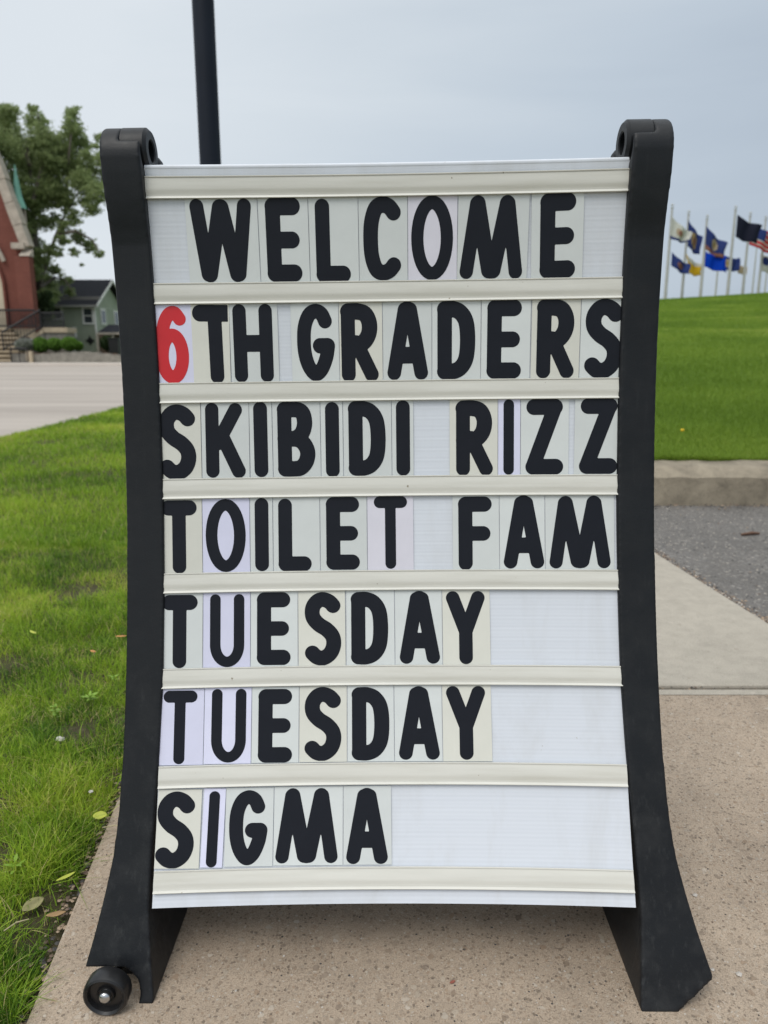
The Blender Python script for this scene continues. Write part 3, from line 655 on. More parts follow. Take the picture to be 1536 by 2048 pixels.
def contour(key, clip=None):
    st = 1.0; xs_ = np.arange(-46, 46.1, st); ys_ = np.arange(-53, 53.1, st); X, Y = np.meshgrid(xs_, ys_)
    D = sdf(G[key], X, Y) + 1e-4
    if clip is not None: D = np.maximum(D, X - clip)
    D = np.maximum(D, np.abs(Y) - 49.6)
    segs = {}
    ny, nx_ = D.shape
    def ep(j, i, d):   # edge point ids: d=0 horizontal (j,i)-(j,i+1), d=1 vertical (j,i)-(j+1,i)
        a = D[j, i]; b_ = D[j, i + 1] if d == 0 else D[j + 1, i]; t = a / (a - b_)
        return (xs_[i] + (t * st if d == 0 else 0), ys_[j] + (t * st if d == 1 else 0))
    ins = D < 0; act = np.argwhere(ins[:-1, :-1].astype(int) + ins[1:, :-1] + ins[:-1, 1:] + ins[1:, 1:] % 2 != 0)
    nxt = {}
    for j, i in act:
        c = (ins[j, i], ins[j, i + 1], ins[j + 1, i + 1], ins[j + 1, i]); k = sum(v << n_ for n_, v in enumerate(map(int, c)))
        if k in (0, 15): continue
        B_, R_, T_, L_ = (j, i, 0), (j, i + 1, 1), (j + 1, i, 0), (j, i, 1)
        tab = {1: [(L_, B_)], 2: [(B_, R_)], 3: [(L_, R_)], 4: [(R_, T_)], 5: [(L_, T_), (R_, B_)], 6: [(B_, T_)], 7: [(L_, T_)], 8: [(T_, L_)], 9: [(T_, B_)], 10: [(B_, L_), (T_, R_)], 11: [(T_, R_)], 12: [(R_, L_)], 13: [(R_, B_)], 14: [(B_, L_)]}
        for a, b_ in tab[k]: nxt[a] = b_
    loops = []
    while nxt:
        a0 = next(iter(nxt)); loop = []; a = a0
        while a in nxt: loop.append(ep(*a)); a = nxt.pop(a)
        loops.append(loop)
    return [l for l in loops if len(l) > 6]
glyph_cache = {}
def glyph(key, clip=None):
    if (key, clip) in glyph_cache: return glyph_cache[key, clip]
    cu = bpy.data.curves.new('g', 'CURVE'); cu.dimensions = '2D'; cu.fill_mode = 'BOTH'; cu.extrude = .00012
    for l in contour(key, clip):
        s_ = cu.splines.new('POLY'); s_.points.add(len(l) - 1); s_.use_cyclic_u = True
        s_.points.foreach_set('co', [c for x, y in l for c in (x / 1000, y / 1000, 0, 1)])
    ob = bpy.data.objects.new('g', cu); COL.objects.link(ob)
    dg = bpy.context.evaluated_depsgraph_get(); me = bpy.data.meshes.new_from_object(ob.evaluated_get(dg)); me.name = 'letter'
    bpy.data.objects.remove(ob)
    # stand it up: curve x,y -> card x,z ; thickness along -y
    me.transform(Matrix.Rotation(R(90), 4, 'X')); me.materials.clear(); me.materials.append(M['red'] if key == '6r' else M['ink'])
    glyph_cache[key, clip] = me; return me
ROWS = [
 [('W','','w',-255.1,-163.8,-210.5,0.0),('E','','w',-163.1,-99.6,-131.7,0.0),('L','','w',-99.0,-36.0,-68.2,0.0),('C','','w',-35.4,26.9,-5.2,0.0),('O','','p',27.5,90.3,58.3,0.0),('M','','w',90.9,180.6,134.3,0.6),('E','','w',184.4,249.9,217.9,-1.2)],
 [('6','r','l',-305.0,-255.2,-282.6,1.3),('T','c','c',-257.0,-207.2,-226.5,1.0),('H','','w',-206.8,-143.8,-176.7,0.0),('G','','w',-126.7,-64.1,-94.4,0.0),('R','','c',-63.5,-6.8,-37.1,0.0),('A','','w',-6.2,57.8,26.1,0.0),('D','','w',58.4,121.9,89.8,0.0),('E','','w',122.6,186.4,152.6,0.3),('R','','c',187.7,250.4,218.8,0.3),('S','','w',251.0,305.0,281.2,0.3)],
 [('S','','c',-305.0,-249.9,-281.0,0.5),('K','','w',-249.2,-186.0,-218.0,0.5),('I','','w',-185.4,-155.4,-170.7,0.0),('B','','w',-154.7,-91.2,-123.3,0.0),('I','','w',-90.5,-61.1,-75.2,0.0),('D','','w',-60.4,3.8,-29.0,0.0),('I','','w',4.5,33.2,19.2,0.0),('R','','c',81.2,145.0,113.8,0.0),('I','t','l',145.6,174.7,159.5,0.0),('Z','','w',175.4,238.5,206.4,0.0),('Z','','w',245.7,305.0,277.0,0.4)],
 [('T','','c',-305.0,-251.2,-281.8,0.0),('O','','l',-250.6,-187.7,-219.8,0.0),('I','','w',-187.0,-156.9,-171.6,0.0),('L','','w',-156.2,-93.7,-126.6,0.0),('E','','w',-93.0,-30.4,-62.7,0.0),('T','t','p',-29.7,32.1,1.2,0.0),('F','','w',84.4,146.6,114.6,0.0),('A','','w',147.2,207.0,179.2,0.0),('M','','w',207.7,298.3,253.1,0.0)],
 [('T','','w',-305.0,-251.0,-281.5,0.0),('U','','l',-250.3,-187.7,-218.4,0.0),('E','','w',-187.0,-124.1,-156.2,0.0),('S','','c',-123.4,-60.4,-90.5,-0.3),('D','','w',-59.0,5.4,-28.1,0.0),('A','','w',6.1,69.0,38.9,0.0),('Y','','c',69.6,133.0,100.4,0.0)],
 [('T','t','l',-305.0,-247.9,-279.4,0.0),('U','','l',-247.3,-185.3,-215.0,0.0),('E','','w',-184.7,-122.5,-153.6,0.0),('S','','c',-121.8,-58.8,-90.6,0.0),('D','','w',-58.1,3.5,-27.6,0.0),('A','','w',4.2,67.1,36.6,0.0),('Y','','c',67.7,132.3,98.7,0.0)],
 [('S','','c',-305.0,-248.0,-280.2,0.6),('I','t','l',-246.0,-217.7,-231.9,1.3),('G','','w',-216.5,-154.3,-186.7,0.0),('M','','w',-153.6,-64.0,-110.8,0.0),('A','','w',-63.3,-0.9,-32.8,0.0)]]
WORDS = [[(7, 'the word WELCOME')], [(3, 'the word 6TH'), (7, 'the word GRADERS')], [(7, 'the word SKIBIDI'), (4, 'the word RIZZ')], [(6, 'the word TOILET'), (3, 'the word FAM')],
         [(7, 'the upper word TUESDAY')], [(7, 'the lower word TUESDAY')], [(5, 'the word SIGMA')]]
ORD = ['first', 'second', 'third', 'fourth', 'fifth', 'sixth', 'seventh']
TONE = {'w': 'white', 'c': 'cream', 'l': 'lavender', 'p': 'pinkish white'}
for r, row in enumerate(ROWS):
    zt, zb = RZ[2 * r + 1], RZ[2 * r + 2]; zc = (zt + zb) / 2; hh = (zt - zb) / 2 + .0021; kz = (zt - zb) / .098
    wl = [(w_, i + 1, n_) for n_, w_ in WORDS[r] for i in range(n_)]
    for k, (ch, var, tone, u0, u1, ug, tilt) in enumerate(row):
        u0, u1, ug = u0 / 1000, u1 / 1000, ug / 1000; uc = (u0 + u1) / 2
        hw = (u1 - u0) / 2 - .00015
        if k + 1 < len(row) and tilt: hw -= .0
        ez = (Vector((uc, surf(uc, zc + .045), zc + .045)) - Vector((uc, surf(uc, zc - .045), zc - .045))).normalized()
        ex = (Vector((uc + .03, surf(uc + .03, zc), 0)) - Vector((uc - .03, surf(uc - .03, zc), 0))).normalized()
        ny_ = ez.cross(ex).normalized(); ex = ny_.cross(ez)    # ny_ points away from the viewer
        cen = (SP(uc, zc + .050) + SP(uc, zc - .050)) / 2 - ny_ * (.00095 + (.00045 if tilt else 0))
        Mx = Matrix.Translation(cen) @ Matrix((ex, ny_, ez)).transposed().to_4x4() @ Matrix.Rotation(R(tilt), 4, 'Y')
        word, pos, ln = wl[k]
        lab = '%s card with %s %s, %s in %s' % (TONE[tone], 'a red' if var == 'r' else ('a slim black' if var == 't' else 'a bold black'), 'numeral 6' if ch == '6' else 'letter ' + ch, ORD[pos - 1], word)
        mb = MB(); mb.box((-hw, -.0003, -hh), (hw, .0003, hh))
        card = mb.build('letter_card', M[tone]); card.matrix_world = SM @ Mx
        tag(card, lab, 'letter card', 'letter cards slotted into the sign tracks')
        key = ch + var; clip = 17.5 if key == 'Tc' else None
        tk = random.uniform(-.0016, .0006)
        g = bpy.data.objects.new('letter', glyph(key, clip)); COL.objects.link(g); g.parent = card; g.location = (ug - uc, -.00045, tk)
        g.scale = (1, 1, min(1.035, kz) * 1.008)

# ------------------------------------------------------------------ pole behind the sign
pb = at(417, 958, 4.45); px_ = pb.x + .102
pl = empty('street_light_pole', (px_, 4.45, 0), 'tall round black pole rising from the grass behind the sign', 'pole')
mb = MB().tube([(px_, 4.45, -.05), (px_, 4.45, 2.2), (px_, 4.45, 6.0)], [.0590, .0585, .0570], 32); mb.build('shaft', M_p := plain('black_painted_steel', (.008, .012, .022), .6, .22, .15, 5), pl, 40)
mb = MB().lathe([(0, .02), (.13, .02), (.14, .0), (.14, .06), (.09, .11), (.07, .13)], (px_, 4.45, 0), 'Z', 24); mb.build('base_collar', M_p, pl, 40)

# ------------------------------------------------------------------ far side of the street
def pxbox(mb, x0, x1, y0, y1, Y0, Y1, m=0):
    """box whose front face fills picture x0..x1, y0..y1 at distance Y0"""
    a, b_ = at(x0, y1, Y0), at(x1, y0, Y0); return mb.box((a.x, Y0, a.z), (b_.x, Y1, b_.z), m)
m, t, b = mat_base('red_brick', .85, .2); v = coords(t)
br = t.nodes.new('ShaderNodeTexBrick'); br.inputs['Scale'].default_value = 4.2; br.inputs['Color1'].default_value = (.190, .066, .048, 1); br.inputs['Color2'].default_value = (.145, .050, .038, 1); br.inputs['Mortar'].default_value = (.20, .105, .08, 1)
br.inputs['Mortar Size'].default_value = .012; mpn = t.nodes.new('ShaderNodeMapping'); mpn.inputs['Rotation'].default_value = (R(90), 0, 0)
t.links.new(v, mpn.inputs[0]); t.links.new(mpn.outputs[0], br.inputs[0])
t.links.new(mixc(t, .4, br.outputs[0], ramp(t, noise(t, v, 1.2, 5).outputs[0], [(.3, (.135, .048, .036)), (.7, (.205, .074, .055))])), b.inputs['Base Color']); M['brick'] = m
M['stone'] = plain('pale_stone_coping', (.40, .35, .29), .8, .3, .2, 3)
M['creamwall'] = plain('cream_recess', (.50, .44, .33), .8, .3, .08, 2)
M['copper'] = plain('green_copper', (.15, .34, .27), .6, .4, .15, 2)
M['iron'] = plain('black_iron', (.012, .012, .013), .5, .5, .1, 4)
M['siding'] = plain('sage_green_siding', (.33, .365, .275), .7, .3, .08, 2)
M['white'] = plain('white_trim', (.74, .73, .68), .6, .3, .05, 4)
M['glass'] = plain('dark_window_glass', (.05, .06, .065), .08, .6, .2, 2)
M['roof'] = plain('dark_shingle', (.022, .024, .030), .85, .2, .3, 8, .01, 0, 12)
M['retain'] = plain('grey_concrete_wall', (.235, .22, .19), .85, .2, .22, 4)
M['step'] = plain('tan_stone_step', (.40, .33, .235), .8, .3, .15, 3)
M['mulch'] = plain('mulch', (.16, .10, .07), .9, .2, .3, 12)
YK = 38.2
# pavement across the street
f0 = at(0, 733, YK)
mb = MB(); mb.box((-70, YK, -.16), (6, 42.4, .10)); o = mb.build('far_pavement', plain('pale_pavement', (.62, .56, .50), .8, .3, .08, .5)); tag(o, kind='structure'); 
mb = MB(); mb.box((-70, 42.41, -.15), (-4, 70, .35)); tag(mb.build('far_ground', M['verge']), kind='structure')
# church
YC = 44.0
ch = empty('church', at(30, 655, YC), 'red brick church gable with pale stone coping and arched cream recess', 'church')
kx = at(59, 600, YC).x; eav = at(60, 498, YC); base = at(60, 668, YC).z - .6
apex_x = at(-66, 180, YC).x; apz = at(-66, 180, YC).z; lx_ = 2 * apex_x - kx
YB_ = YC + 14
mb = MB(); mb.prism([(lx_, YC, base), (kx, YC, base), (kx, YC, eav.z), (apex_x, YC, apz), (lx_, YC, eav.z)], (-9, 14, 0)); mb.build('wall', M['brick'], ch)
# buttress strip at the corner
mb = MB(); pxbox(mb, 43, 57, 512, 668, YC - .55, YC - .003); mb.build('buttress', M['brick'], ch)
mb = MB(); a_, b1 = at(39, 512, YC - .55), at(57, 504, YC - .55); mb.prism([(a_.x - .03, YC - .6, a_.z), (a_.x - .03, YC, a_.z + .45), (a_.x - .03, YC, a_.z)], (b1.x - a_.x + .06, 0, 0)); mb.build('buttress_cap', M['stone'], ch)
# coping: raised stones along the gable slope
def slope_strip(p0, p1, w_, y0, y1, name, mat):
    d = (Vector(p1) - Vector(p0)); d.y = 0; d.normalize(); nn = Vector((-d.z, 0, d.x))
    if nn.z < 0: nn = -nn
    q = [Vector(p0) - nn * w_ * .3, Vector(p1) - nn * w_ * .3, Vector(p1) + nn * w_ * .7, Vector(p0) + nn * w_ * .7]
    for p in q: p.y = y0
    return MB().prism(q, (0, y1 - y0, 0)).build(name, mat, ch)
k0 = Vector((kx + .12, YC - .35, eav.z + .05)); k1 = Vector((apex_x, YC - .35, apz + .1)); l0 = Vector((2 * apex_x - k0.x, k0.y, k0.z))
ns = 7
for i in range(ns):
    a_ = k0.lerp(k1, i / ns); b1 = k0.lerp(k1, (i + 1) / ns - .004); slope_strip(a_, b1, .50 + (.06 if i % 2 else 0), YC - .35, YC + .3, 'coping_stone', M['stone'])
    a_ = l0.lerp(k1, i / ns); b1 = l0.lerp(k1, (i + 1) / ns - .004); slope_strip(a_, b1, .50, YC - .35, YC + .3, 'coping_stone', M['stone'])
mb = MB(); a_ = at(22, 497, YC - .5); b1 = at(46, 485, YC - .5); mb.box((a_.x, YC - .5, a_.z), (kx + .2, YC + .2, b1.z)); mb.build('kneeler_stone', M['stone'], ch)
for s_ in (-1, 1):
    e0 = kx if s_ > 0 else lx_
    mb = MB(); th = .12; mb.prism([(e0, YC + .31, eav.z + .02), (apex_x, YC + .31, apz + .02), (apex_x, YC + .31, apz + .02 + th * 2), (e0 + .02 * s_, YC + .31, eav.z + .02 + th * 2)], (-8.8, 13.7, 0)); mb.build('roof', M['roof'], ch)
# pointed arch recess with a stone hood
def arch_pts(cx, z0, zs_, hw_, yy, n=10):
    pts = [Vector((cx - hw_, yy, z0)), Vector((cx + hw_, yy, z0))]
    for i in range(n + 1):
        a = R(60) * i / n; pts.append(Vector((cx - hw_ + 2 * hw_ * math.cos(a), yy, zs_ + 2 * hw_ * math.sin(a))))
    for i in range(n - 1, -1, -1):
        a = R(60) * i / n; pts.append(Vector((cx + hw_ - 2 * hw_ * math.cos(a), yy, zs_ + 2 * hw_ * math.sin(a))))
    return pts
acx = at(-40, 600, YC).x; ahw = at(13, 600, YC).x - acx
zsp = at(0, 575, YC).z
MB().prism(arch_pts(acx, at(0, 664, YC).z, zsp, ahw, YC - .05), (0, .045, 0)).build('arched_recess', M['creamwall'], ch)
op = arch_pts(acx, at(0, 664, YC).z, zsp, ahw, YC - .12)[1:12]
MB().tube(op, .09, 6).build('arch_moulding', M['brick'], ch)
hd = arch_pts(acx, 0, zsp + .25, ahw + .35, YC - .16)[5:13]
MB().tube(hd, .13, 6).build('hood_moulding', M['stone'], ch)
mb = MB(); pxbox(mb, -120, 69, 657, 674, YC - .62, YC - .56); mb.build('plinth', M['step'], ch)
# cupola
cu_c = at(38, 418, YC + .8)
mb = MB(); zc0 = cu_c.z; z1_ = at(38, 378, YC + .8).z; rr = at(53, 418, YC + .8).x - cu_c.x
mb.lathe([(rr * 1.05, zc0), (rr * 1.0, zc0 + .08), (rr * .62, zc0 + (z1_ - zc0) * .55), (rr * .45, z1_), (rr * .1, z1_ + 1.2), (0, z1_ + 1.3)], (cu_c.x, YC + .8, 0), 'Z', 8); mb.build('cupola_roof', M['copper'], ch)
for i in range(6):
    a = math.pi / 3 * i; xx, yy = cu_c.x + rr * .75 * math.cos(a), YC + .8 + rr * .75 * math.sin(a)
    MB().tube([(xx, yy, zc0 - 1.4), (xx, yy, zc0 + .05)], .05, 6).build('cupola_post', M['stone'], ch)
MB().lathe([(0, zc0 - 1.4), (rr * .95, zc0 - 1.4), (rr * .95, zc0 - 3.6), (0, zc0 - 3.6)], (cu_c.x, YC + .8, 0), 'Z', 8).build('cupola_base', M['brick'], ch)

# church steps with iron railings
stp = empty('church_steps', at(20, 728, 40.6), 'wide tan stone steps rising to the church on the left', 'steps')
M['riser'] = plain('shaded_riser', (.20, .155, .105), .85, .2, .2, 3)  # darker copy of the step stone: shade under the nosings painted in
for i in range(8):
    y0_ = 728 - i * 9.0; Yd = 40.5 + i * .36
    a_ = at(-90, y0_, Yd); b1 = at(56 - (0 if i < 4 else (i - 3) * 9), y0_ - 9.0, Yd)
    MB().box((a_.x, Yd + .10, -.1), (b1.x, Yd + .50, b1.z - .10), 1).box((a_.x, Yd, b1.z - .099), (b1.x, Yd + .50, b1.z)).build('step', [M['step'], M['riser']], stp)
def railing(name, p0, p1, hgt, n, label, bars=True, cat='railing'):
    e = empty(name, p0, label, cat); p0, p1 = Vector(p0), Vector(p1); up_ = Vector((0, 0, hgt))
    MB().tube([p0 + up_, p1 + up_], .055, 6).build('top_rail', M['iron'], e)
    MB().tube([p0 + up_ * .12, p1 + up_ * .12], .035, 6).build('bottom_rail', M['iron'], e)
    for i in range(n):
        q = p0.lerp(p1, i / (n - 1)); MB().tube([q, q + up_], .04 if i in (0, n - 1) else .024, 5).build('post' if i in (0, n - 1) else 'baluster', M['iron'], e)
    return e
railing('railing', at(-20, 656, 43.2), at(72, 656, 43.2), .98, 20, 'black iron railing on the church landing before the brick wall')
railing('railing', at(82, 656, 41.9), at(129, 656, 41.9), .80, 16, 'black iron railing above the pale ramp wall left of the green house')
railing('railing', at(83, 657, 41.8), at(8, 702, 40.4), .98, 14, 'black handrail sloping down beside the church steps')
railing('railing', at(24, 728, 40.2), at(57, 728, 40.0), .80, 3, 'short black rail at the bottom of the church steps')
# ramp wall: stepped pale stone
rw = empty('ramp_wall', at(100, 690, 41.7), 'pale stone ramp wall behind the round bushes', 'wall')
mb = MB(); pxbox(mb, 88, 132, 664, 720, 41.9, 43.0); mb.build('wall', M['retain'], rw)
mb = MB(); pxbox(mb, 86, 134, 655, 665, 41.8, 43.1); mb.build('capstone', M['step'], rw)
a_, b1, c1, d1 = at(86, 657, 41.75), at(60, 674, 41.75), at(60, 682, 41.75), at(86, 666, 41.75)
mb = MB(); mb.prism([a_, b1, c1, d1], (0, .5, 0)); mb.build('sloping_capstone', M['step'], rw)
mb = MB(); mb.prism([d1 + Vector((0, .05, 0)), c1 + Vector((0, .05, 0)), (c1.x, 41.8, .1), (d1.x, 41.8, .1)], (0, .4, 0)); mb.build('wall', M['retain'], rw)
# retaining wall and bed
rt = empty('retaining_wall', at(150, 728, 39.9), 'low grey concrete retaining wall across the street', 'wall')
a_, b1 = at(62, 708, 40.2), at(175, 705, 40.2)
xs0, xs1, xs2 = at(60, 700, 40.2).x, at(176, 700, 40.2).x, at(300, 700, 40.2).x
for i in range(12):
    u_ = i / 12; x0_ = xs0 + (xs2 - xs0) * u_; x1_ = xs0 + (xs2 - xs0) * (u_ + 1 / 12) - .012
    pxm = 60 + 240 * (u_ + .04); top = at(pxm, 709 - 6 * min(1, (pxm - 60) / 110) + max(0, pxm - 176) * .12, 40.2).z
    MB().box((x0_, 40.2 + .004 * (i % 2), -.05), (x1_, 40.5, top)).build('wall_panel', M['retain'], rt)
mb = MB(); pxbox(mb, 54, 63, 702, 729, 40.0, 40.19); mb.build('end_pier', M['step'], rt)
mb = MB(); zt_ = at(110, 706, 40.2).z; mb.box((xs0 - .5, 40.51, -.1), (xs1 + 1.0, 41.7, zt_ - .02)); o = mb.build('planting_bed', M['mulch']); tag(o, kind='structure')
mb = MB(); mb.box((xs1 + 1.02, 40.51, -.1), (xs2 + 3, 46, zt_ - .25)); tag(mb.build('drive', M['walk']), kind='structure')
mb = MB(); a_ = at(8, 707, 40.3); b1 = at(53, 707, 40.3); mb.box((a_.x + .4, 40.34, -.05), (b1.x, 40.5, a_.z)); mb.build('wall_panel', M['retain'], rt)

# leaf clouds
def leafcloud(name, blobs, nleaf, size, mat, parent=None, label=None, cat=None, shell=.55, group=None, squash=1.0, origin=None, clump=0):
    tot = sum(b_[3] ** 2.2 for b_ in blobs); C_, S_, Tn = [], [], []
    for (x, y, z, r) in blobs:
        k = int(nleaf * r ** 2.2 / tot)
        d = rng.normal(size=(k, 3)); d /= np.linalg.norm(d, axis=1)[:, None]; rad = r * (shell + (1 - shell) * rng.uniform(0, 1, k)) if not clump else r * rng.uniform(0, 1, k) ** .5
        P_ = np.array([x, y, z]) + d * rad[:, None] * np.array([1, 1, squash])
        if clump:
            nc = max(4, int(k / clump)); cc = P_[:nc]; P_ = cc[rng.integers(0, nc, k)] + rng.normal(0, r * .17, (k, 3)) * np.array([1.3, 1.3, .6])
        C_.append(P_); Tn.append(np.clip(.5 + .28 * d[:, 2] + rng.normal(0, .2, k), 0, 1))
    P_ = np.concatenate(C_); T_ = np.concatenate(Tn); n = len(P_)
    a = rng.normal(size=(n, 3)); a /= np.linalg.norm(a, axis=1)[:, None]; b_ = np.cross(a, rng.normal(size=(n, 3))); b_ /= np.linalg.norm(b_, axis=1)[:, None]
    s = size * rng.uniform(.6, 1.3, n)[:, None]
    org = np.array(origin if origin is not None else (0, 0, 0))
    V = np.stack([P_ - a * s, P_ + b_ * s * .55, P_ + a * s, P_ - b_ * s * .55], 1) - org
    me = bpy.data.meshes.new(name); me.vertices.add(n * 4); me.vertices.foreach_set('co', V.reshape(-1))
    me.loops.add(n * 4); me.loops.foreach_set('vertex_index', np.arange(n * 4, dtype=np.int32)); me.polygons.add(n); me.polygons.foreach_set('loop_start', (np.arange(n) * 4).astype(np.int32))
    me.update(calc_edges=True); at_ = me.attributes.new('tint', 'FLOAT', 'POINT'); at_.data.foreach_set('value', np.repeat(T_, 4).astype(np.float32))
    me.materials.append(mat); o = bpy.data.objects.new(name, me); COL.objects.link(o)
    if parent is not None: o.parent = parent
    if label: tag(o, label, cat, group)
    return o
# big tree between church and green house
YT = 48.3; tb = at(78, 690, YT); tb.z = .3
tr = empty('tree', tb, 'tall broad green tree with loose open crown between brick church and green house', 'tree')
def P(px, py, dy=0.0): return at(px, py, YT + dy)
trunk = MB()
trunk.tube([tb, P(76, 600), P(74, 540), P(70, 470), P(66, 400), P(60, 330), P(50, 270)], [.30, .26, .22, .17, .13, .09, .03], 8)
limbs = [[(76, 590), (92, 530), (112, 470), (132, 425), (160, 380), (175, 330)], [(72, 500), (60, 440), (35, 380), (15, 310)], [(112, 470), (150, 462), (185, 480), (198, 505)], [(66, 400), (85, 330), (80, 260), (76, 225)],
         [(132, 425), (135, 350), (140, 290), (146, 235)], [(80, 575), (110, 555), (130, 560), (150, 590)], [(160, 380), (190, 350), (205, 290)], [(74, 540), (50, 500), (30, 440)], [(60, 330), (40, 280), (22, 225)]]
for L_ in limbs: trunk.tube([P(x, y, random.uniform(-1, 1)) for x, y in L_], [.13 * (1 - .85 * i / (len(L_) - 1)) for i in range(len(L_))], 6)
trunk.build('trunk', M['bark'], tr, 60)
bl = [(18, 228, 18), (12, 262, 26), (0, 300, 36), (45, 300, 22), (66, 215, 9), (72, 240, 18), (80, 275, 24), (95, 300, 22), (60, 330, 32), (145, 225, 13), (142, 255, 20), (125, 290, 22), (160, 285, 18), (140, 325, 28), (175, 315, 14), (190, 290, 8),
      (205, 275, 12), (205, 320, 15), (215, 350, 20), (100, 350, 30), (165, 365, 24), (195, 385, 20), (40, 380, 28), (80, 395, 24), (120, 395, 20), (185, 420, 15), (60, 440, 24), (30, 440, 20), (92, 445, 15), (145, 435, 15),
      (68, 490, 18), (85, 535, 15), (72, 570, 20), (125, 480, 12), (155, 475, 14), (180, 490, 13), (198, 508, 9), (150, 505, 9), (165, 530, 6), (110, 540, 12), (130, 560, 12), (140, 582, 10), (85, 600, 20), (105, 590, 14), (60, 620, 18), (90, 625, 16), (50, 465, 18), (80, 515, 17), (102, 500, 13), (95, 565, 17), (70, 545, 14), (110, 440, 14), (130, 400, 20), (155, 340, 20), (180, 345, 13), (100, 380, 22), (112, 322, 20), (60, 410, 20), (115, 505, 11), (128, 455, 13), (172, 400, 14), (-30, 250, 40), (-40, 340, 40)]
pxm_ = .0315
blw = [(*P(x, y, random.uniform(-1.6, 1.6)), r * pxm_ * 1.08) for x, y, r in bl]
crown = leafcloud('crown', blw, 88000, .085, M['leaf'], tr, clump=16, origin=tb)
# darker tree behind it, low
YD = 50; db = at(78, 690, YD); db.z = .3
dt = empty('tree', db, 'dark low tree behind the railing beside the green house', 'tree')
MB().tube([db, at(84, 600, YD)], [.2, .1], 6).build('trunk', M['bark'], dt)
leafcloud('crown', [(*at(x, y, 45.6), r * pxm_) for x, y, r in ((84, 600, 14), (92, 622, 13), (78, 635, 12), (100, 612, 9), (96, 590, 9))], 2600, .09, M['darkleaf'], dt, origin=db)
fb = at(236, 700, 75); fb.z = .2
ft = empty('tree', fb, 'small far tree right of the green house', 'tree')
MB().tube([fb, at(236, 640, 75)], [.2, .1], 6).build('trunk', M['bark'], ft)
leafcloud('crown', [(*at(x, y, 75), r * .05) for x, y, r in ((234, 590, 12), (245, 610, 20), (232, 620, 10), (255, 580, 18), (240, 650, 16))], 2500, .16, M['leaf'], ft, origin=fb)

# green house
YH = 50.0
hs = empty('green_house', at(140, 705, YH), 'sage green clapboard house with dark shingle roof and white windows', 'house')
hx0, hx1 = at(60, 650, YH).x, at(189, 650, YH).x; hz0 = .3; hze = at(150, 611, YH).z; hzr = at(150, 563, YH + 2.9).z; HD = 5.8
mb = MB(); mb.prism([(hx1, YH, hz0), (hx1, YH + HD, hz0), (hx1, YH + HD, hze), (hx1, YH + HD / 2, hzr - .25), (hx1, YH, hze)], (hx0 - hx1, 0, 0)); mb.build('wall', M['siding'], hs)
nb = 18    # clapboards as proud strips
mbc = MB()
for i in range(nb):
    z_ = hz0 + (hze - hz0) * i / nb; hgt = (hze - hz0) / nb
    mbc.prism([(hx0, YH - .002, z_), (hx0, YH - .03, z_ + .005), (hx0, YH - .006, z_ + hgt), (hx0, YH - .002, z_ + hgt)], (hx1 - hx0, 0, 0))
    mbc.prism([(hx1 + .002, YH, z_), (hx1 + .03, YH, z_ + .005), (hx1 + .006, YH, z_ + hgt), (hx1 + .002, YH, z_ + hgt)], (0, HD, 0))
tag(mbc.build('clapboards', M['siding'], hs), kind='stuff')
ov = .35
for s_ in (0, 1):
    ye = YH - ov if s_ == 0 else YH + HD + ov; ym = YH + HD / 2; ze = hze - .10
    mb = MB(); mb.prism([(hx0 - .3, ye, ze), (hx0 - .3, ym, hzr), (hx0 - .3, ym, hzr + .12), (hx0 - .3, ye, ze + .12)], (hx1 - hx0 + .65, 0, 0)); mb.build('roof', M['roof'], hs)
    mb = MB(); mb.prism([(hx1 + .36, ye, ze - .03), (hx1 + .36, ym, hzr - .03), (hx1 + .36, ym, hzr + .14), (hx1 + .36, ye, ze + .14)], (.06, 0, 0)); mb.build('bargeboard', M['white'], hs)
mb = MB(); mb.box((hx0 - .3, YH - ov - .12, hze - .12), (hx1 + .38, YH - ov - .005, hze + .02)); mb.build('gutter', plain('grey_gutter', (.30, .29, .27), .5), hs)
a_ = at(120, 597, YH - .1); mb = MB(); mb.box((at(122, 600, YH).x, YH - ov - .10, at(0, 600, YH).z), (at(204, 600, YH).x, YH - ov + .15, at(0, 594, YH).z)); mb.build('roof_ledge', plain('grey_ledge', (.20, .19, .18), .6), hs)
def hwin(x0, x1, y0, y1, Y=YH, blind=False):
    mb = MB(); a_, b1 = at(x0, y1, Y), at(x1, y0, Y); tw = .11
    mb.box((a_.x, Y - .09, a_.z), (a_.x + tw, Y - .032, b1.z)); mb.box((b1.x - tw, Y - .09, a_.z), (b1.x, Y - .032, b1.z))
    mb.box((a_.x + tw, Y - .09, b1.z - tw), (b1.x - tw, Y - .032, b1.z)); mb.box((a_.x + tw, Y - .10, a_.z), (b1.x - tw, Y - .032, a_.z + tw)); mz = (a_.z + b1.z) / 2
    mb.box((a_.x + tw, Y - .07, mz - .03), (b1.x - tw, Y - .034, mz + .03))
    f = mb.build('window', M['white'], hs); p = MB(); o_ = Vector(hs.location)
    p.box((a_.x + tw, Y - .045, a_.z + tw), (b1.x - tw, Y - .031, b1.z - tw)); po = p.build('pane', M['glass'], None, origin=o_); po.parent = f; po.location = (0, 0, 0)
hwin(167, 187, 614, 649); hwin(105, 125, 613, 640)
mb = MB(); pxbox(mb, 145, 152, 654, 675, YH - .10, YH - .035); mb.build('vent_cover', M['white'], hs)
MB().tube([at(187, 611, YH - .3), at(189, 622, YH - .08), at(196, 704, YH - .08)], .06, 6).build('downspout', M['white'], hs)
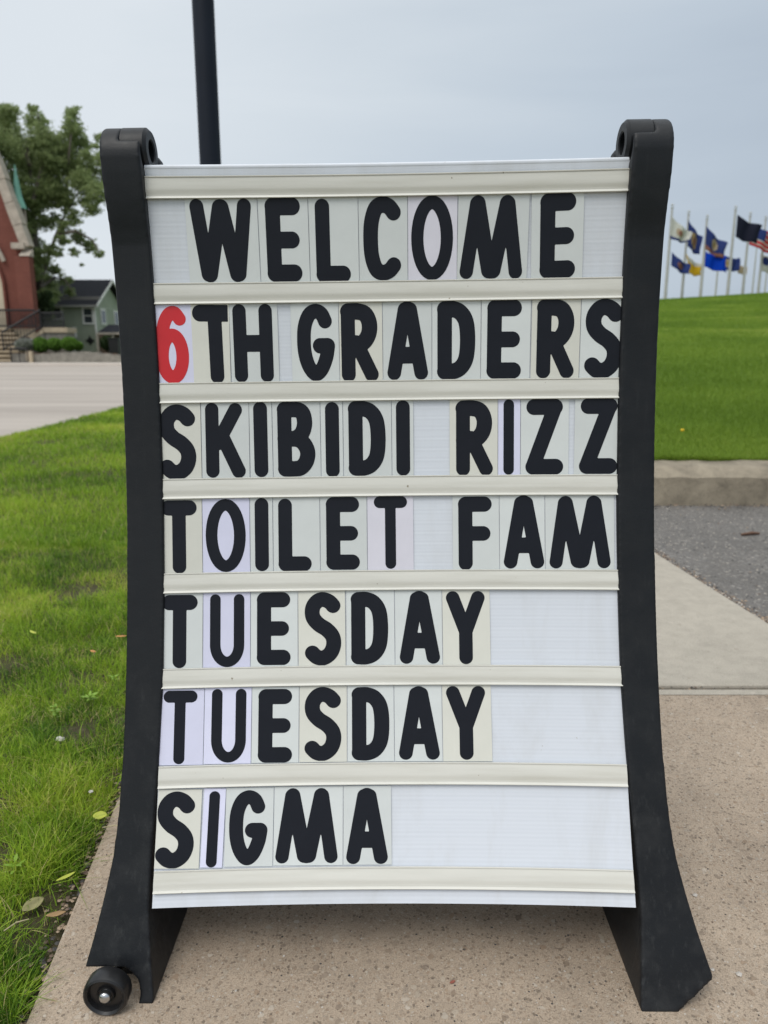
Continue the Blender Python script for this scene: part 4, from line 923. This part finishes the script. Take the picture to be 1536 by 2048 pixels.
mb = MB(); c_ = at(180, 681, YH - .07); mb.prism([c_ + Vector((.30 * math.cos(R(a)), 0, .30 * math.sin(R(a)))) * (1 if i % 2 == 0 else .5) + Vector((0, -.03, 0)) for i, a in enumerate(range(0, 360, 45))] if False else [c_ + Vector((math.cos(R(a)), 0, math.sin(R(a)))) * (.32 if i % 2 == 0 else .17) for i, a in enumerate(range(0, 360, 45))], (0, .03, 0)); mb.build('barn_star', M['iron'], hs)
# side windows on the gable wall
for y0_, z0_, z1_ in ((YH + 1.1, at(0, 648, YH).z, at(0, 615, YH).z), (YH + 3.6, at(0, 648, YH).z, at(0, 615, YH).z)):
    mb = MB(); mb.box((hx1 + .032, y0_, z0_), (hx1 + .08, y0_ + .9, z1_)); f = mb.build('window', M['white'], hs)
    p = MB(); p.box((hx1 + .081, y0_ + .12, z0_ + .12), (hx1 + .085, y0_ + .78, z1_ - .12)); po = p.build('pane', M['glass'], None, origin=Vector(hs.location)); po.parent = f; po.location = (0, 0, 0)
# porch with small dark roof
pc = empty('garden_porch', at(215, 705, 48.6), 'small porch with dark hipped roof beside the green house', 'porch')
a_ = at(194, 665, 48.4); b1 = at(245, 665, 48.4); tp = at(207, 650, 48.4).z
mb = MB(); vs = [(a_.x, 48.4, a_.z), (b1.x, 48.4, a_.z), (b1.x, 50, a_.z), (a_.x, 50, a_.z), (a_.x + .5, 49.2, tp + .05), (b1.x - .5, 49.2, tp + .05)]
mb.add(vs, [(0, 1, 5, 4), (1, 2, 5), (2, 3, 4, 5), (3, 0, 4), (3, 2, 1, 0)]); mb.build('roof', M['roof'], pc)
mb = MB(); mb.box((a_.x, 48.36, a_.z - .12), (b1.x, 48.4, a_.z)); mb.build('fascia', M['stone'], pc)
for x_ in (197, 228): q = at(x_, 700, 48.5); MB().box((q.x - .06, 48.45, .2), (q.x + .06, 48.57, a_.z - .13)).build('post', M['stone'], pc)
mb = MB(); q = at(196, 700, 49.6); mb.box((q.x, 49.6, .2), (b1.x, 49.9, a_.z - .01)); mb.build('back_wall', plain('brown_porch_wall', (.16, .11, .08), .8), pc)
# shrubs
def shrub(px, py, rx_px, rz_px, Y, mat, name, label, group=None, n=2600, size=.05):
    c_ = at(px, py, Y); s_ = (Y * .977) / FPX; r = rx_px * s_; base_z = zt_ - .03
    e = empty(name, (c_.x, Y, base_z), label, 'shrub', group)
    MB().tube([(c_.x, Y, base_z), (c_.x, Y, c_.z)], [.05, .02], 5).build('stem', M['bark'], e)
    leafcloud('foliage', [(c_.x, Y, c_.z, r)], n, size, mat, e, origin=e.location, shell=.82, squash=rz_px / rx_px); 
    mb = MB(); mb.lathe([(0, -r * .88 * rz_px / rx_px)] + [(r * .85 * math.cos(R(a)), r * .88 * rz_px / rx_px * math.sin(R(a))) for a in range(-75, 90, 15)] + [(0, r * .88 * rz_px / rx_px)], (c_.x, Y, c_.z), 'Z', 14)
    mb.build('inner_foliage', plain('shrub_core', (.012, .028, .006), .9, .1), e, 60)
G_ = 'clipped round bushes in the bed by the church'
shrub(81, 690, 17, 15, 41.0, M['boxwood'], 'round_bush', 'clipped green bush right beside the silvery shrub', G_)
shrub(110, 689, 16, 13, 41.1, M['boxwood'], 'round_bush', 'clipped green bush in the middle of the bed', G_)
shrub(139, 688, 17, 14, 41.0, M['boxwood'], 'round_bush', 'clipped green bush at the right end of the bed', G_)
shrub(157, 692, 9, 9, 41.3, M['boxwood'], 'round_bush', 'smallest rounded bush in front of the green house wall', G_, 1200)
shrub(53, 690, 22, 13, 40.9, M['silver'], 'silver_shrub', 'loose silvery grey shrub beside the church steps', None, 2600, .07)
shrub(214, 686, 14, 15, 47.5, M['darkleaf'], 'dark_shrub', 'dark red brown shrub under the small porch roof', None, 1800, .06)
# utility: small dark bin beside the porch
bn = empty('dark_bin', at(228, 700, 46.6), 'dark bin standing by the porch next to the sign leg', 'bin')
a_ = at(218, 704, 46.6); b1 = at(236, 678, 46.6)
mb = MB(); mb.prism([(a_.x + .05, 46.6, .1), (b1.x - .05, 46.6, .1), (b1.x, 46.6, b1.z), (a_.x, 46.6, b1.z)], (0, .5, 0)); mb.build('body', M['iron'], bn)
mb = MB(); mb.box((a_.x - .03, 46.56, b1.z + .003), (b1.x + .03, 47.14, b1.z + .08)); mb.build('lid', M['iron'], bn)

# ------------------------------------------------------------------ flagpoles on the hill
alu = plain('brushed_flagpole', (.46, .45, .42), .4, .5, .08, 3, 0, .3)
POLES = [(1331, 412, 57.0, .062, 'leftmost, nearest the sign leg, under the pale flag'), (1364, 425, 58.5, .058, 'second from the sign leg, above the yellow flag'), (1401, 434, 56.5, .062, 'third from the sign leg, above the bright blue flag'),
         (1431, 506, 84.0, .06, 'thin and far, behind the bright blue flag'), (1455, 416, 56.0, .062, 'carrying the black flag'), (1485, 428, 59.0, .058, 'carrying the striped flag'),
         (1504, 490, 84.0, .055, 'thin and far, just right of the striped flag pole'), (1516, 436, 60.0, .058, 'between the striped flag and the picture edge'), (1529, 520, 84.0, .055, 'thin and far, at the picture edge')]
for (bx_, ty, Yp, rad, lab) in POLES:
    b0 = at(bx_, 588, Yp); zb_ = float(hill(b0.x, Yp)); zt2 = None
    # the top: same x and Y, height from the picture row
    b_ = (ty - 1024) / FPX; d_y = math.cos(PITCH) - b_ * math.sin(PITCH); d_z = -math.sin(PITCH) - b_ * math.cos(PITCH); zt2 = CZ + d_z * Yp / d_y
    e = empty('flagpole', (b0.x, Yp, zb_), 'pale metal flagpole on the hill, ' + lab, 'flagpole', 'flagpoles along the crest of the hill')
    MB().tube([(b0.x, Yp, zb_ - .1), (b0.x, Yp, zt2 - .1)], [rad * 1.9, rad * 1.15], 10).build('shaft', alu, e, 50)
    MB().lathe([(0, zt2 - .02)] + [(.085 * math.cos(R(a)), zt2 + .07 + .085 * math.sin(R(a))) for a in range(-75, 90, 15)] + [(0, zt2 + .155)], (b0.x, Yp, 0), 'Z', 12).build('finial_ball', alu, e, 60)
    MB().lathe([(0, zt2 - .16), (.10, zt2 - .16), (.10, zt2 - .08), (0, zt2 - .08)], (b0.x, Yp, 0), 'Z', 12).build('truck', alu, e, 40)
def fabric(name, col):
    m, t, b = mat_base(name, .7, .15); tr_ = t.nodes.new('ShaderNodeBsdfTranslucent'); tr_.inputs[0].default_value = (*col, 1); b.inputs['Base Color'].default_value = (*col, 1)
    v = coords(t); t.links.new(ramp(t, noise(t, v, 3, 3).outputs[0], [(.3, tuple(x * .9 for x in col)), (.7, tuple(min(1, x * 1.1) for x in col))]), b.inputs['Base Color'])
    mx = t.nodes.new('ShaderNodeMixShader'); mx.inputs[0].default_value = .25; o = t.nodes['Material Output']
    t.links.new(b.outputs[0], mx.inputs[1]); t.links.new(tr_.outputs[0], mx.inputs[2]); t.links.new(mx.outputs[0], o.inputs[0]); return m
FM = {k: fabric('flag_' + k, c) for k, c in dict(white=(.60, .60, .55), navy=(.030, .050, .19), gold=(.34, .25, .11), red=(.60, .03, .045), yellow=(.72, .48, .03), blue=(.0, .055, .55), black=(.014, .016, .034), tan=(.45, .36, .25), rust=(.28, .13, .10)).items()}
def flag(quad, Yf, pat, label, rip=.10, n=14, ph=0.0):
    """quad: picture positions of hoist top, fly top, fly bottom, hoist bottom"""
    Q = [at(x, y, Yf) for x, y in quad]; nu, nv = 22, 14; vs, fs, mi = [], [], []
    mats = []; 
    def mid(k):
        if k not in mats: mats.append(k)
        return mats.index(k)
    for j in range(nv + 1):
        for i in range(nu + 1):
            u_, v_ = i / nu, j / nv; top = Q[0].lerp(Q[1], u_); bot = Q[3].lerp(Q[2], u_); p = top.lerp(bot, v_)
            L_ = (Q[1] - Q[0]).length; sag = .09 * L_ * math.sin(math.pi * u_)
            amp_ = rip * L_ * min(1, u_ * 2.5)
            vs.append(p + Vector((.03 * L_ * math.sin(5 * v_ + ph) * u_, amp_ * math.sin(2 * math.pi * (1.4 * u_ + .25 * v_) + ph), -sag * (1 - .4 * v_) + .03 * L_ * u_ * math.sin(7 * u_ + ph))))
    for j in range(nv):
        for i in range(nu):
            fs.append((j * (nu + 1) + i, j * (nu + 1) + i + 1, (j + 1) * (nu + 1) + i + 1, (j + 1) * (nu + 1) + i)); mi.append(mid(pat((i + .5) / nu, (j + .5) / nv)))
    mb = MB(); mb.add(vs, fs); mb.m = mi; o0 = Q[0]
    o = mb.build('flag', [FM[k] for k in mats], None, 180, origin=o0, fix=False)
    sd_ = o.modifiers.new('cloth', 'SOLIDIFY'); sd_.thickness = .01
    return tag(o, label, 'flag', 'flags flying from the hill flagpoles')
def seal(bgc, c, r=.30, inner=None, cx=.5, cy=.5, stripe=None):
    def f(u, v):
        d = math.hypot((u - cx) * 1.35, v - cy)
        if inner and d < r * .5: return inner
        if d < r: return c
        if stripe and v > stripe[0]: return stripe[1]
        return bgc
    return f
def usa(u, v): return 'navy' if (u < .42 and v < .54) else ('red' if int(v * 9 - 1e-6) % 2 == 0 else 'white')
flag([(1344, 432), (1384, 464), (1378, 484), (1340, 477)], 56.9, seal('white', 'tan', .24, 'rust', .45, .5, (.86, 'navy')), 'pale flag with a small seal on the leftmost flagpole', ph=.3)
flag([(1377, 440), (1404, 474), (1398, 511), (1375, 492)], 58.4, seal('navy', 'gold', .33, 'rust'), 'navy flag with a gold and rust seal on the second flagpole', ph=1.0)
flag([(1413, 452), (1452, 486), (1446, 519), (1410, 498)], 56.4, seal('navy', 'tan', .27, 'gold', .5, .42, (.82, 'rust')), 'navy flag with a tan emblem on the third flagpole', ph=2.1)
flag([(1344, 504), (1380, 529), (1377, 550), (1342, 531)], 56.92, seal('navy', 'rust', .24), 'navy flag with a faint reddish seal low on the leftmost flagpole', ph=.8)
flag([(1372, 508), (1403, 529), (1400, 552), (1379, 547)], 58.42, lambda u, v: 'white' if v < .28 and u > .1 else 'yellow', 'yellow and white flag low on the second flagpole', ph=1.9)
flag([(1411, 503), (1451, 512), (1452, 545), (1409, 533)], 56.45, lambda u, v: 'blue', 'plain bright blue flag low on the third flagpole', ph=2.6)
flag([(1444, 508), (1480, 516), (1479, 541), (1447, 539)], 83.9, seal('navy', 'tan', .3, 'gold', .3), 'far navy flag with tan emblem behind the black flag pole', ph=.2)
flag([(1475, 429), (1524, 450), (1512, 487), (1471, 474)], 55.95, lambda u, v: 'black', 'large black flag at the top of its flagpole', ph=3.0, rip=.06)
flag([(1502, 448), (1572, 466), (1566, 508), (1498, 489)], 59.05, usa, 'red and white striped flag with navy canton behind the black flag', ph=1.2)
flag([(1476, 528), (1494, 534), (1493, 549), (1475, 546)], 84.4, lambda u, v: 'tan', 'small far tan flag low behind the poles', ph=.5)
flag([(1521, 507), (1556, 514), (1556, 547), (1519, 541)], 60.05, seal('white', 'navy', .26, None, .3, .35), 'white flag with blue mark at the picture edge', ph=.9)

# ------------------------------------------------------------------ small things lying about
def leaf_obj(name, p, L_, W_, rz, mat, label, cat='leaf', curl=.25, rx=0, ry=0):
    n, k = 8, 5; vs, fs = [], []
    for i in range(n + 1):
        t_ = i / n; wd = W_ * math.sin(math.pi * min(1, t_ * .96 + .02)) ** .75
        for j in range(k): q = (j / (k - 1) - .5); vs.append((L_ * (t_ - .5), wd * q, L_ * curl * (t_ - .5) ** 2 + abs(q) * wd * .3))
    for i in range(n):
        for j in range(k - 1): fs.append((i * k + j, (i + 1) * k + j, (i + 1) * k + j + 1, i * k + j + 1))
    mb = MB(); mb.add(vs, fs); o = mb.build(name, mat, None, 180, origin=(0, 0, 0), fix=False); o.location = p; o.rotation_euler = (rx, ry, rz)
    s_ = o.modifiers.new('t', 'SOLIDIFY'); s_.thickness = .0004; return tag(o, label, cat)
def on_ground(px, py, z=0.0):
    b_ = (py - 1024) / FPX; a_ = (px - 768) / FPX; dz_ = -math.sin(PITCH) - b_ * math.cos(PITCH); t_ = (z - CZ) / dz_
    return Vector((a_ * t_, (math.cos(PITCH) - b_ * math.sin(PITCH)) * t_, z))
yl_ = plain('yellow_green_leaf', (.42, .46, .06), .5, .4, .12, 60); br_ = plain('dry_brown_leaf', (.34, .22, .11), .8, .3, .2, 60); ol = plain('faded_olive_leaf', (.27, .25, .12), .7, .3, .2, 60); orn = plain('orange_chip', (.52, .25, .09), .8, .3, .2, 60)
gl = plain('fresh_weed_green', (.19, .32, .035), .5, .3, .15, 60)
leaf_obj('leaf', on_ground(200, 1632, .016), .024, .017, .1, yl_, 'small yellow green oval leaf at the edge of the slab', rx=.25)
leaf_obj('leaf', on_ground(66, 1810, .006), .032, .020, .95, ol, 'faded olive leaf lying on bare soil by the slab', rx=.2)
leaf_obj('leaf', on_ground(112, 1829, .004), .026, .010, .3, br_, 'dry tan leaf on the slab edge below the olive leaf')
leaf_obj('seed_pod', on_ground(66, 1265, .045), .036, .009, -.7, yl_, 'curled yellow pod lying on the far grass', 'seed pod')
leaf_obj('seed_pod', on_ground(132, 1754, .026), .028, .007, .75, yl_, 'narrow yellow green pod in the grass near the slab', 'seed pod')
leaf_obj('leaf', on_ground(186, 1303, .040), .022, .009, -.6, orn, 'orange brown dry leaf in the grass beside the sign leg')
leaf_obj('wood_chip', on_ground(242, 1273, .042), .030, .010, .1, orn, 'orange wood chip touching the sign leg in the grass', 'wood chip')
leaf_obj('leaf', on_ground(905, 1964, .001), .008, .004, .5, plain('brick_red_chip', (.30, .10, .07), .8), 'tiny brick red chip on the slab below the sign', 'leaf')
for (px2, py2, s2, lab2) in ((1390, 1790, .0042, 'white stone chip on the slab right of the sign'), (1478, 1948, .0046, 'pale pebble at the lower right of the slab'), (1425, 1945 - 6, .003, 'small pale pebble beside the right foot')):
    q = on_ground(px2, py2, .001); mb = MB()
    mb.add([(0, 0, .5), (1, .1, .1), (.3, .9, .1), (-.8, .5, 0), (-.9, -.5, .1), (.2, -1, 0), (0, 0, -.3)], [(0, 1, 2), (0, 2, 3), (0, 3, 4), (0, 4, 5), (0, 5, 1), (6, 2, 1), (6, 3, 2), (6, 4, 3), (6, 5, 4), (6, 1, 5)])
    o = mb.build('stone_chip', sm_[0], None, origin=(0, 0, 0)); o.scale = (s2, s2, s2); o.location = q; tag(o, lab2, 'stone')
# crumpled white litter and weeds
def crumple(p, r, label):
    bm = bmesh.new(); bmesh.ops.create_icosphere(bm, subdivisions=3, radius=r)
    for v_ in bm.verts: v_.co *= 1 + random.uniform(-.28, .22)
    me = bpy.data.meshes.new('litter'); bm.to_mesh(me); bm.free(); me.materials.append(plain('white_paper', (.62, .60, .56), .8)); o = bpy.data.objects.new('paper_litter', me); o.location = p; COL.objects.link(o); o.scale = (1.2, .8, .7); tag(o, label, 'litter')
crumple(on_ground(120, 1478, .028), .0068, 'crumpled white paper scrap in the grass left of the sign')
crumple(on_ground(182, 1583, .020), .0034, 'tiny white scrap in the grass above the yellow leaf')
def weed(p, n, L_, label, rise=.6, wd=.3):
    e = empty('weed', p, label, 'weed'); 
    for i in range(n):
        a = 2.4 * i; z_ = rise * L_ * i / n; mb = MB(); vs, fs = [], []
        for k in range(6):
            t_ = k / 5; w_ = L_ * wd * math.sin(math.pi * (.06 + .9 * t_)) ; r2 = L_ * t_ * .9; zz = z_ + L_ * .5 * t_ * (1 - .5 * t_)
            for s2 in (-1, 1): vs.append((p[0] + math.cos(a) * r2 - math.sin(a) * w_ * .5 * s2, p[1] + math.sin(a) * r2 + math.cos(a) * w_ * .5 * s2, p[2] + zz))
        for k in range(5): fs.append((2 * k, 2 * k + 1, 2 * k + 3, 2 * k + 2))
        mb.add(vs, fs); mb.build('leaf', gl, e, 180, fix=False)
    MB().tube([Vector(p), Vector(p) + Vector((0, 0, rise * L_ * 1.1))], [.0012, .0006], 5).build('stem', gl, e)
weed(on_ground(112, 1435, .012) , 8, .014, 'round leaved green weed standing in the lawn', 2.2, .55)
weed(on_ground(180, 1400, .020), 9, .023, 'feathery green weed in the lawn beside the sign leg', .5, .25)
weed(on_ground(32, 1745, .008), 7, .019, 'broad bladed green weed at the lower left of the lawn', 1.0, .30)
weed(on_ground(228, 1360, .020), 6, .016, 'small pale green weed touching the sign leg edge', .8, .3)
# straw twigs
for (a2, b2, lab2) in (((8, 1862), (58, 1838), 'dry straw stem on the soil at the lower left'), ((205, 1655), (255, 1655), 'thin dry stem beside the yellow leaf')):
    p0, p1 = on_ground(*a2, .010), on_ground(*b2, .016); o = MB().tube([p0, (p0 + p1) / 2 + Vector((0, 0, .004)), p1], [.0010, .0012, .0007], 6).build('straw', plain('straw', (.42, .36, .22), .8), None, 60, origin=p0); tag(o, lab2, 'twig')
# dandelion on the hill, stick on the asphalt
q = Vector((at(1362, 893, 4.75).x, 4.75, 0)); q.z = float(hill(q.x, 4.75))
e = empty('dandelion', q, 'single yellow dandelion on the hill just above the kerb', 'flower')
MB().tube([q, q + Vector((0, 0, .07))], .002, 5).build('stem', gl, e); MB().lathe([(0, .068), (.009, .072), (.013, .080), (.009, .086), (0, .087)], q, 'Z', 12).build('flower_head', plain('dandelion_yellow', (.75, .50, .02), .7), e, 60)
p0 = on_ground(1483, 1069, -.006); o = MB().tube([p0, p0 + Vector((.05, .01, .004)), p0 + Vector((.085, .012, .002))], [.006, .008, .005], 6).build('stick', plain('dark_stick', (.13, .07, .045), .8), None, 60, origin=p0); tag(o, 'short brown stick lying on the asphalt near the kerb', 'twig')
